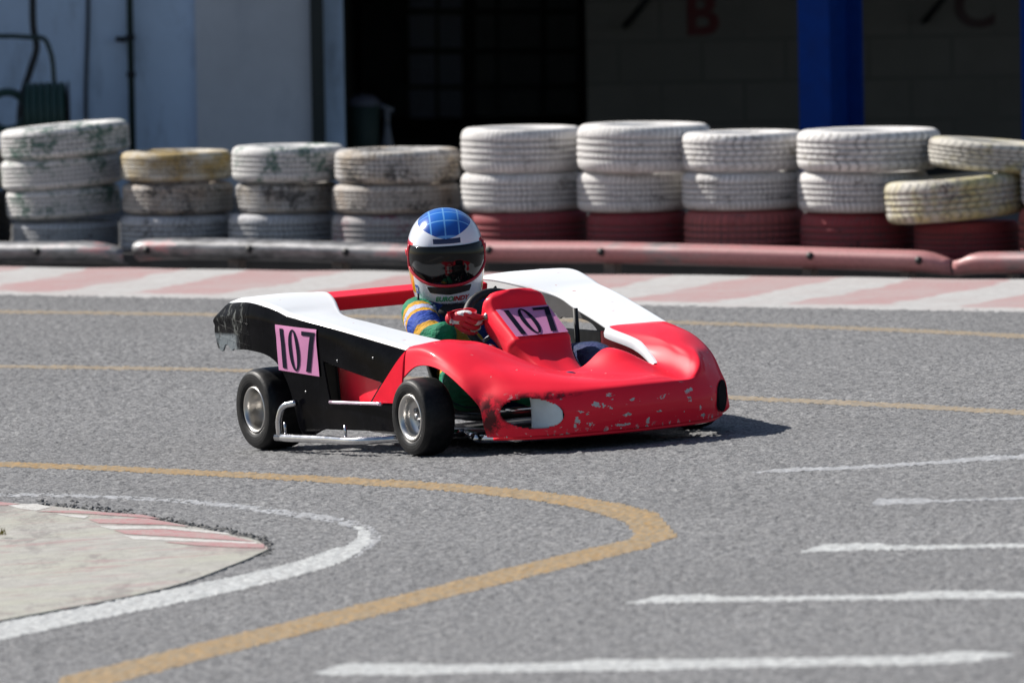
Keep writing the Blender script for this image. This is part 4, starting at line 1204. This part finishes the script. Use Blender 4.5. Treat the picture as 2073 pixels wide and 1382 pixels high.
for s, c, tv, A, B in INTAKES:
    c = Vector(c); tv = Vector(tv); outw = Vector((tv.y, -tv.x, 0))
    if outw.x < 0: outw = -outw
    tv2 = tv if tv.y * s > 0 else -tv            # towards the wheel side
    g = []
    nq, nv = 22, 14
    for i in range(nq + 1):
        q = (-0.10 if s < 0 else -.98) + (1.07 if s < 0 else 1.94) * i / nq                 # towards the kart's centre
        half = math.sqrt(max(0.0, 1 - min(1, abs(q)) ** 2)) * B * 1.02
        row = []
        for j in range(nv + 1):
            w_ = -1 + 2 * j / nv
            p = c - tv2 * (A * q) + Vector((0, 0, half * w_ - 0.10 * A * q))
            dpt = .004 + (.060 if s < 0 else .003) * max(0, 1 - q) ** 1.3 * (1 - 0.25 * w_ * w_)
            row.append(tuple(p - outw * dpt))
        g.append(row)
    g = np.array(g)
    od = mesh('intake_duct', g.reshape(-1, 3), grid_faces(*g.shape[:2]), M['duct'] if s < 0 else simple('dark_hole_sheet', (0.004, 0.004, 0.006), 0.8, spec=0.05), nose)  # left opening gets a near-black sheet for the shade inside it
    md = od.modifiers.new('s', 'SOLIDIFY'); md.thickness = .002
    # grille wire behind the opening
    MB().tube([tuple(c + tv2 * A * .9 - outw * .07 + Vector((0, 0, .012))), tuple(c - tv2 * A * .2 - outw * .07 + Vector((0, 0, .014)))], .005).build('intake_stay', M['chrome'], nose)
# rolled white lip round the left edge of the cockpit opening
row0 = ND[0]
li = [i for i in range(nc) if .255 <= row0[i, 1] <= .318 and row0[i, 0] < .70 and row0[i, 2] > .225]
i_end = int(np.argmin(np.abs(row0[:, 1] - .235) + np.abs(row0[:, 0] - .62)))
i_start = int(np.argmin(np.abs(row0[:, 1] - .302) + np.abs(row0[:, 0] - .195)))
lo_, hi_ = min(i_end, i_start), max(i_end, i_start)
lipP = []
for i_, p in enumerate(row0[lo_:hi_ + 1]):
    w_ = abs((lo_ + i_) - i_end) / abs(i_start - i_end); tp_ = 0.25 + 0.75 * min(1, w_ * 2.5)
    lipP.append([(p[0], p[1] + .006, p[2] + .003), (p[0], p[1] - .004, p[2] + .003), (p[0], p[1] - .012, p[2] - .004), (p[0] - .004, p[1] - .016, p[2] - .004 - .012 * tp_), (p[0] - .006, p[1] - .014, p[2] - .004 - .024 * tp_)])
lipP = np.array(lipP)
mesh('opening_lip', lipP.reshape(-1, 3), grid_faces(*lipP.shape[:2]), M['lip'], nose)

# scuffed slot on the right fender and paint-less line
# --- steering column fairing
def frow(f_, u_, w_, db, hb_):
    return [(f_ - db, -(w_ - .004), u_ - hb_), (f_ - .018, -w_, u_ - .010), (f_ - .004, -(w_ - .010), u_ - .001), (f_ - .001, -(w_ - .016), u_), (f_, 0, u_ + .001), (f_ - .001, w_ - .016, u_), (f_ - .004, w_ - .010, u_ - .001), (f_ - .018, w_, u_ - .010), (f_ - db, w_ - .004, u_ - hb_)]
FA = [
 [(.07, -.070, .475), (.11, -.076, .503), (.122, -.060, .508), (.124, -.05, .509), (.128, 0, .512), (.124, .05, .509), (.122, .060, .508), (.11, .076, .503), (.07, .070, .475)],
 [(.075, -.104, .43), (.125, -.106, .482), (.138, -.092, .489), (.141, -.085, .490), (.144, 0, .492), (.141, .085, .490), (.138, .092, .489), (.125, .106, .482), (.075, .104, .43)],
 frow(.158, .456, .110, .065, .05), frow(.164, .4475, .111, .065, .05), frow(.176, .439, .111, .065, .06), frow(.230, .4035, .111, .065, .06), frow(.288, .365, .111, .065, .06),
 frow(.302, .354, .112, .065, .06), frow(.312, .338, .108, .09, .08), frow(.335, .312, .098, .09, .07), frow(.40, .268, .082, .09, .06), frow(.48, .232, .076, .09, .05), frow(.57, .205, .086, .09, .05)]
FD = np.swapaxes(dense(np.swapaxes(dense(np.array(FA), 7), 0, 1), 7), 0, 1)
FVf = FD.reshape(-1, 3); ff_ = grid_faces(*FD.shape[:2])[:, ::-1]
FVf = FVf + np.array([0, -.008, -.012])
fairing = shell('steering_fairing', FVf, ff_, [M['red'], M['inner']], np.zeros(len(ff_), int), kart)
for s in (-1, 1):
    b = MB().lathe([(0, 0.006), (.006, .006), (.010, 0.002), (.011, 0)], 14, 'Y', (0, 0, 0)).build('screw', M['steel'], fairing)
    b.location = (.128, -.008 + s * .1145, .418); b.rotation_euler = (0, 0, 0 if s > 0 else math.pi)

# --- number panels: paper and digits as thin sheets on the curved bodywork
def digit_polys():
    out = []
    out.append([(.12, .06), (.215, .06), (.215, .93), (.12, .93)])
    n = 28
    for i in range(n):
        a0 = 2 * math.pi * i / n; a1 = 2 * math.pi * (i + 1) / n
        o = lambda a, rx, ry: (.445 + rx * math.cos(a), .49 + ry * math.sin(a))
        out.append([o(a0, .135, .455), o(a1, .135, .455), o(a1, .055, .415), o(a0, .055, .415)])
    out.append([(.665, .84), (.965, .84), (.985, .93), (.665, .93)])
    out.append([(.865, .838), (.965, .838), (.80, .06), (.69, .06)])
    return out
def sheet(name, fn, polys, m, parent, lift, step=0.10):
    mb = MB()
    for P in polys:
        P = np.array(P, float)
        if len(P) == 4:
            n1 = max(1, int(np.linalg.norm(P[1] - P[0]) / step + 1)); n2 = max(1, int(np.linalg.norm(P[3] - P[0]) / step + 1))
            g = []
            for i in range(n1 + 1):
                for j in range(n2 + 1):
                    a = i / n1; b = j / n2
                    q = P[0] * (1 - a) * (1 - b) + P[1] * a * (1 - b) + P[2] * a * b + P[3] * (1 - a) * b
                    g.append(fn(q[0], q[1], lift))
            mb.add(g, [tuple(q) for q in grid_faces(n1 + 1, n2 + 1)])
    o = mb.build(name, m, parent)
    return o
QS = np.array([(-.440, .272), (-.205, .252), (-.205, .408), (-.438, .424)])
def fn_side(a, b, lift):
    q = QS[0] * (1 - a) * (1 - b) + QS[1] * a * (1 - b) + QS[2] * a * b + QS[3] * (1 - a) * b
    return (q[0], -(side_l(q[0], q[1]) + lift), q[1])
num = sheet('number_sticker', fn_side, [[(0, 0), (1, 0), (1, 1), (0, 1)]], M['pink'], pr, 0.0045, 0.06)
sheet('digits', fn_side, digit_polys(), M['digit'], num, 0.0062, 0.08)
BLc, BRc, TRc, TLc = [np.array(p) for p in ((.299, -.098, .3605), (.299, .098, .3605), (.167, .098, .4475), (.167, -.098, .4475))]
nrm = np.cross(BRc - BLc, TLc - BLc); nrm /= np.linalg.norm(nrm)
if nrm[2] < 0: nrm = -nrm
def fn_plate(a, b, lift):
    q = BLc * (1 - a) * (1 - b) + BRc * a * (1 - b) + TRc * a * b + TLc * (1 - a) * b
    return tuple(q + nrm * lift + np.array([0, -.008, -.012]))
num2 = sheet('number_plate', fn_plate, [[(0, 0), (1, 0), (1, 1), (0, 1)]], M['pink'], fairing, 0.004, 0.2)
sheet('digits', fn_plate, digit_polys(), M['digit'], num2, 0.0058, 0.3)

for s in (-1, 1):
    for ff0, uu in ((-.098, .305), (.10, .315), (-.30, .20)):
        l_ = side_l(ff0, uu)
        b = MB().lathe([(0, .002), (.003, .0018), (.004, 0)], 10, 'Z').build('rivet', M['steel'], pr if s < 0 else pl)
        b.location = (ff0, s * (l_ + .001), uu); b.rotation_euler = (R(90) if s < 0 else R(-90), 0, 0)

# --- red rear bar between the pods
mb = MB()
rb_ = [(-.662, .434), (-.648, .482), (-.735, .498), (-.765, .486), (-.755, .455)]
mb.add([(a, -.305, b) for a, b in rb_] + [(a, .305, b) for a, b in rb_], [tuple(range(5)), tuple(range(5, 10))[::-1]] + [(k, 5 + k, 5 + (k + 1) % 5, (k + 1) % 5) for k in range(5)])
rw = mb.build('rear_bar', M['red'], kart, False, bevel=0.006)

# --- wheels
def wheel(f_, l_, rad, wid, rimr, s, steer=0.0):
    w = bpy.data.objects.new('wheel', None); COL.objects.link(w); w.parent = kart
    w.location = (f_, s * l_, rad); w.rotation_euler = (0, 0, steer)
    o = s  # outward direction along y
    h = wid / 2
    prof = [(rimr + .002, -h * .80), (rimr + .012, -h * .95), (rad * .78, -h * 1.0), (rad * .90, -h * .96), (rad * .965, -h * .80), (rad * .992, -h * .45), (rad, 0),
            (rad * .992, h * .45), (rad * .965, h * .80), (rad * .90, h * .96), (rad * .78, h * 1.0), (rimr + .012, h * .95), (rimr + .002, h * .80)]
    pd = [tuple(p) for p in dense(np.array(prof)[:, None, :], 3)[:, 0, :]]
    MB().lathe(pd, 64, 'Y').build('tyre', M['slick'], w)
    k = o
    rp = [(rimr * .30, k * h * .10), (rimr * .62, k * h * .16), (rimr * .80, k * h * .30), (rimr * .84, k * h * .66), (rimr * .90, k * h * .84), (rimr * 1.02, k * h * .93), (rimr * 1.06, k * h * .90), (rimr * 1.04, k * h * .78),
          (rimr * .93, k * h * .5), (rimr * .90, 0), (rimr * .95, -k * h * .7), (rimr * 1.05, -k * h * .9), (rimr * .9, -k * h * .8), (rimr * .78, 0), (rimr * .30, k * h * .02)]
    if rad > .13:
        rp[0:5] = [(0, -k * h * .25), (rimr * .62, -k * h * .22), (rimr * .84, -k * h * .10), (rimr * .89, k * h * .45), (rimr * .93, k * h * .84)]
    rp = [tuple(p) for p in dense(np.array(rp)[:, None, :], 3)[:, 0, :]]
    MB().lathe(rp, 56, 'Y').build('rim', M['rim'], w)
    hub = MB().lathe([(0, k * h * .55), (.010, k * h * .55), (.012, k * h * .45), (.012, k * h * .25), (.022, k * h * .22), (rimr * .34, k * h * .12), (rimr * .34, -k * h * .4), (0, -k * h * .4)], 24, 'Y')
    for q in range(3):
        a = 2 * math.pi * q / 3 + .4
        hub.tube([(rimr * .48 * math.cos(a), k * h * .08, rimr * .48 * math.sin(a)), (rimr * .48 * math.cos(a), k * h * .30, rimr * .48 * math.sin(a))], .007, 8)
    if rad < .13: hub.build('hub', M['steel'], w)
    return w
wheel(.405, .524, .128, .112, .073, -1, 0.02)
wheel(.405, .480, .128, .112, .073, 1, 0.02)
wheel(-.61, .558, .137, .155, .073, -1)
wheel(-.61, .545, .137, .155, .073, 1)

# --- chassis: tubes, floor, axle, seat, engine, column, tie rods
ch = MB()
for s in (-1, 1):
    ch.tube(smooth_path([(-.72, s * .28, .075), (-.3, s * .30, .05), (.2, s * .28, .05), (.5, s * .20, .055), (.74, s * .16, .06)], 6), .015)
ch.tube([(-.70, -.28, .075), (-.70, .28, .075)], .015).tube([(.20, -.28, .05), (.20, .28, .05)], .014).tube([(.62, -.18, .058), (.62, .18, .058)], .014)
ch.tube([(-.61, -.50, .137), (-.61, .50, .137)], .02).tube([(.44, -.47, .128), (.36, -.25, .10), (.36, .25, .10), (.44, .47, .128)], .012)
ch.build('chassis_frame', M['steel'], kart)
for s in (-1, 1):
    MB().tube(smooth_path([(-.435, s * .640, .050), (-.1, s * .628, .050), (.15, s * .612, .050), (.21, s * .53, .05), (.235, s * .29, .05)], 6), .0135).build('side_bar', M['chrome'], kart)
    MB().tube(smooth_path([(-.415, s * .640, .056), (-.412, s * .640, .11), (-.392, s * .632, .150), (-.345, s * .605, .164)], 6), .0105).build('guard_hoop', M['chrome'], kart)
    for q in (-.385, .05):
        MB().tube([(q, s * .632, .06), (q, s * .632, .10)], .005).build('stud', M['chrome'], kart)
MB().tube(smooth_path([(.60, -.42, .050), (.72, -.36, .050), (.78, 0, .052), (.72, .36, .050), (.60, .42, .050)], 6), .014).tube([(.28, -.30, .05), (.58, -.42, .05)], .014).tube([(.28, .30, .05), (.58, .42, .05)], .014).build('front_bumper_tube', M['chrome'], kart)
MB().tube([(.60, -.36, .135), (.64, .02, .13)], .008).tube([(.60, .36, .135), (.64, -.02, .13)], .008).build('tie_rod', M['chrome'], kart)
MB().box((-.35, -.27, .036), (.80, .27, .042)).build('floor_tray', M['dark'], kart, False, bevel=0.002)
# nose splitter / underside, black
MB().tube(smooth_path([(.69, -.42, .052), (.80, -.33, .050), (.90, -.1, .050), (.90, .1, .050), (.80, .33, .050), (.69, .42, .052)], 6), .006).build('nose_hem', M['red'], kart)
# seat
seat = []
for q, (ff0, uu, wd) in enumerate([(-.36, .44, .15), (-.33, .36, .17), (-.28, .24, .18), (-.20, .12, .18), (-.08, .075, .17), (.05, .10, .13)]):
    seat.append([(ff0 + .06, -wd, uu + .05), (ff0 + .01, -wd * .8, uu), (ff0, 0, uu - .012), (ff0 + .01, wd * .8, uu), (ff0 + .06, wd, uu + .05)])
SD = np.swapaxes(dense(np.swapaxes(dense(np.array(seat), 5), 0, 1), 5), 0, 1)
o = mesh('seat', SD.reshape(-1, 3), grid_faces(*SD.shape[:2]), M['dark'], kart); md = o.modifiers.new('s', 'SOLIDIFY'); md.thickness = .008
# engine behind the driver, on the left
en = MB().box((-.56, .05, .08), (-.40, .22, .22)).box((-.54, .07, .2205), (-.42, .20, .30))
for q in range(5): en.box((-.55, .062, .305 + q * .012), (-.41, .208, .311 + q * .012))
en.build('engine', M['steel'], kart, False, bevel=.004)
MB().tube([(-.48, -.06, .14), (-.60, -.15, .16), (-.78, -.2, .17)], [.022, .04, .03]).build('exhaust', M['steel'], kart)
# steering wheel and column
sw = bpy.data.objects.new('steering_wheel', None); COL.objects.link(sw); sw.parent = kart
sw.location = (.048, -.016, .378)
nW = Vector((-.82, 0, .57)).normalized(); vW = Vector((.57, 0, .82)).normalized()
sw.rotation_euler = Matrix(((0, vW.x, nW.x), (1, vW.y, nW.y), (0, vW.z, nW.z))).transposed().inverted().to_euler() if False else Matrix(((0, vW.x, nW.x), (1, 0, 0), (0, vW.z, nW.z))).to_euler()
MB().lathe([(.131 + .0145 * math.cos(a), .0145 * math.sin(a)) for a in np.linspace(0, 2 * math.pi, 13)[:-1]], 56, closed=True).build('wheel_rim', simple('black_suede', (0.010, 0.010, 0.011), 0.55, bump=0.3), sw)
sm = MB()
for a in (R(90), R(210), R(330)): sm.box((-.008, 0, -.003), (.008, .001, .003)) if False else sm.tube([(0, 0, -.01), (.130 * math.cos(a), .130 * math.sin(a), 0)], .007, 8)
sm.lathe([(0, .004), (.03, .004), (.03, -.012), (0, -.012)], 20).build('spokes', M['steel'], sw)
MB().tube([(.0, 0, .383), (.30, 0, .17), (.45, 0, .08)], .010).build('steering_column', M['steel'], kart)
MB().tube([(-.06, .315, .15), (-.06, .315, .405)], .009).build('strut', M['dark'], kart)
for s in (-1,):
    MB().tube([(.17, s * .15, .25), (.20, s * .16, .30), (.215, s * .15, .325)], .012).build('fairing_bracket', M['chrome'], kart)
    MB().tube([(-.40, s * .335, .385), (-.36, s * .345, .398), (-.33, s * .35, .392)], .011).build('quick_release_pin', M['steel'], kart)

# =================================================================== DRIVER
drv = empty('person', 'kart driver in green racing suit, red gloves and blue topped white helmet gripping the wheel', 'person')
drv.matrix_world = KM
def skin(name, pts, edges, radii, m, parent, sub=2, root=0):
    me = bpy.data.meshes.new(name)
    me.from_pydata(pts, edges, [])
    o = bpy.data.objects.new(name, me); COL.objects.link(o); o.parent = parent
    me.materials.append(m)
    sk_ = o.modifiers.new('skin', 'SKIN'); sk_.use_smooth_shade = True
    if not me.skin_vertices: me.skin_vertices.new()
    for i, r in enumerate(radii):
        d = me.skin_vertices[0].data[i]
        d.radius = (r, r) if not isinstance(r, tuple) else r
        d.use_root = (i == root)
    sb = o.modifiers.new('sub', 'SUBSURF'); sb.levels = sub; sb.render_levels = sub
    return o
pts = [(-.13, 0, .16), (-.20, 0, .23), (-.27, 0, .31), (-.315, 0, .375), (-.335, 0, .43)]
edg = [(0, 1), (1, 2), (2, 3), (3, 4)]
rad = [(.145, .10), (.15, .095), (.15, .09), (.12, .075), (.06, .06)]
for s in (-1, 1):
    b = len(pts)
    pts += [(-.315, s * .140, .425), (-.215, s * .182, .392), (-.115, s * .202, .340), (-.05, s * .190, .355), (-.008, s * .175 - .02, .380)]
    rad += [.072, .066, .058, .052, .038]
    edg += [(3, b), (b, b + 1), (b + 1, b + 2), (b + 2, b + 3), (b + 3, b + 4)]
    b = len(pts)
    pts += [(-.06, s * .11, .17), (.09, s * .205, .22), (.235, s * .235, .25), (.40, s * .15, .195), (.56, s * .095, .135)]
    rad += [.10, .088, .070, .062, .045]
    edg += [(0, b), (b, b + 1), (b + 1, b + 2), (b + 2, b + 3), (b + 3, b + 4)]
skin('racing_suit', pts, edg, rad, M['suit'], drv, 2)
# boots
for s in (-1, 1):
    skin('boot', [(.545, s * .095, .15), (.575, s * .095, .115), (.60, s * .09, .15), (.615, s * .085, .21), (.615, s * .085, .245)],
         [(0, 1), (1, 2), (2, 3), (3, 4)], [.044, .040, .038, .036, .026], M['boot'], drv, 2)
# dark knee pads just under the hood opening
o = skin('knee_pad', [(.40, .16, .20), (.42, .15, .235), (.435, .14, .248), (.455, .13, .225)], [(0, 1), (1, 2), (2, 3)], [.04, .05, .045, .03], M['boot'], drv, 2)
# gloves gripping the rim (hand at the kart's right is the one in view)
for s in (-1, 1):
    c = Vector((.048, -.016, .378)); u_out = Vector((0, s, 0))
    ga = R(14) if s < 0 else R(-48)
    rim_p = c + (u_out * math.cos(ga) + vW * math.sin(ga)) * .131
    o_ = (u_out * math.cos(ga) + vW * math.sin(ga)); t_v = (vW * math.cos(ga) - u_out * math.sin(ga))
    P = lambda out, along, nn: tuple(rim_p + o_ * out + t_v * along + nW * nn)
    gp = [P(.050, -.040, .050), P(.046, -.018, .030), P(.042, .004, .012)]; ge = [(0, 1), (1, 2)]; gr = [(.034, .028), (.038, .024), (.040, .022)]
    for k, al in enumerate((-.030, -.009, .012, .032)):
        ln = (0.9, 1.0, 1.05, 0.95)[k]
        b = len(gp)
        gp += [P(.036, al, -.008), P(.026 * ln, al + .002, -.027), P(.002, al + .003, -.034 * ln), P(-.020 * ln, al + .002, -.026), P(-.024, al, -.010)]
        gr += [.0125, .0115, .0108, .0102, .0085]
        ge += [(2, b), (b, b + 1), (b + 1, b + 2), (b + 2, b + 3), (b + 3, b + 4)]
    b = len(gp)
    gp += [P(.024, .014, .026), P(.002, .020, .029), P(-.020, .020, .020)]; gr += [.014, .0125, .010]
    ge += [(1, b), (b, b + 1), (b + 1, b + 2)]
    skin('glove', gp, ge, gr, M['glove'], drv, 2)
# helmet
hl = bpy.data.objects.new('helmet', None); COL.objects.link(hl); hl.parent = drv
hl.location = (-.345, -.008, .612)
hl.rotation_euler = Matrix.Rotation(R(-25), 4, 'Z').to_euler()
hp = bpy.data.objects.new('tmp', None)
PITCH = Matrix.Rotation(R(-25), 4, 'Z') @ Matrix.Rotation(R(11), 4, 'Y')
hl.rotation_euler = PITCH.to_euler()
bpy.data.objects.remove(hp)
def hel(az, z, grow=0.0):
    """helmet surface: az from the face direction, z height"""
    top, bot = .152, -.172
    if z >= 0: q = max(0.0, 1 - (z / top) ** 2.25) ** 0.5
    else: q = (1 - 0.20 * (abs(z) / abs(bot)) ** 2.0)
    ca, sa = math.cos(az), math.sin(az)
    a, b = .146, .128
    p = 2.25
    r = 1.0 / ((abs(ca) / a) ** p + (abs(sa) / b) ** p) ** (1 / p)
    if ca > 0 and z < -.02: r *= 1 + 0.06 * ca ** 3 * min(1, (-.02 - z) / .08)
    r = r * q + grow
    return (r * ca, r * sa, z + (grow if z > 0.1 else 0))
zs = np.concatenate([np.linspace(-.172, .10, 60), .10 + (.152 - .10) * np.sin(np.linspace(0, math.pi / 2, 26))[1:]])
na = 120
hv = [hel(2 * math.pi * k / na, z) for z in zs for k in range(na)]
hf = [(i * na + k, i * na + (k + 1) % na, (i + 1) * na + (k + 1) % na, (i + 1) * na + k) for i in range(len(zs) - 1) for k in range(na)]
hs = mesh('helmet_shell', hv, hf, M['helmet'], hl)
def vis_edge(az):
    a = abs(az) / R(65)
    topz = .050 + .008 * (1 - a * a)
    botz = -.074 + .050 * a ** 2.2
    return botz, topz
rows = []
for az in np.linspace(-R(65), R(65), 61):
    b_, t0 = vis_edge(az)
    rows.append([hel(az, b_ + (t0 - b_) * q, .0035 + .003 * math.sin(math.pi * q)) for q in np.linspace(0, 1, 22)])
VR = np.array(rows)
vz = mesh('visor', VR.reshape(-1, 3), grid_faces(*VR.shape[:2])[:, ::-1], M['visor'], hl)
md = vz.modifiers.new('s', 'SOLIDIFY'); md.thickness = .002
edge = [hel(az, vis_edge(az)[0] - .002, .004) for az in np.linspace(-R(65), R(65), 41)]
upr = [hel(R(67), z, .004) for z in np.linspace(vis_edge(R(65))[0], vis_edge(R(65))[1], 10)]
upl = [hel(-R(67), z, .004) for z in np.linspace(vis_edge(R(65))[1], vis_edge(R(65))[0], 10)]
MB().tube(upl + edge + upr, .0052, 8).build('visor_gasket', M['redtrim'], hl)
for s in (-1, 1):
    MB().tube([hel(s * R(78), .020, 0), hel(s * R(78), .020, .007)], .013, 16).build('visor_pivot', M['redtrim'], hl)
# chin vent
rows = []
for az in np.linspace(-R(30), R(30), 21):
    a = abs(az) / R(30)
    lo, hi = -.108 + .008 * a, -.080
    if a > .9: lo = hi - .006
    rows.append([hel(az, lo + (hi - lo) * q, .003) for q in np.linspace(0, 1, 6)])
CR = np.array(rows)
o = mesh('chin_vent', CR.reshape(-1, 3), grid_faces(*CR.shape[:2])[:, ::-1], M['dark'], hl)
def helmet_text(s, size, m, az0, z0, shear=0.0, offset=0.0, name='lettering'):
    o = text_mesh(s, size, m, name, None, 0, shear, offset, 3)
    for vtx in o.data.vertices:
        a = az0 + vtx.co.x / .142
        vtx.co = Vector(hel(a, z0 + vtx.co.y, .0022))
    o.parent = hl
    return o
# x of the text runs to the viewer's right = towards helmet's left (+az)
helmet_text('EURO', .023, M['greenprint'], R(-8.5), -.124, .25, .0009)
helmet_text('INDY', .023, M['redprint'], R(14.5), -.124, .25, .0009)
helmet_text('www.euroindy.com', .0105, M['digit'], R(3), -.140, 0.1, .0002)
rows = [[hel(az, z, .0015) for z in (-.112, -.082)] for az in np.linspace(R(-58), R(-49), 5)]
BRr = np.array(rows); mesh('blue_sticker', BRr.reshape(-1, 3), grid_faces(*BRr.shape[:2])[:, ::-1], M['blueprint'], hl)
helmet_text('N', .022, simple('white_print', (.7, .72, .75), .4), R(-53.5), -.098, 0, .0005)
# neck brace
MB().lathe([(.080, .355), (.128, .365), (.142, .395), (.138, .425), (.112, .446), (.080, .448)], 40, 'Z', (-.345, 0, 0)).build('neck_brace', simple('black_foam', (0.010, 0.010, 0.011), 0.7), drv)
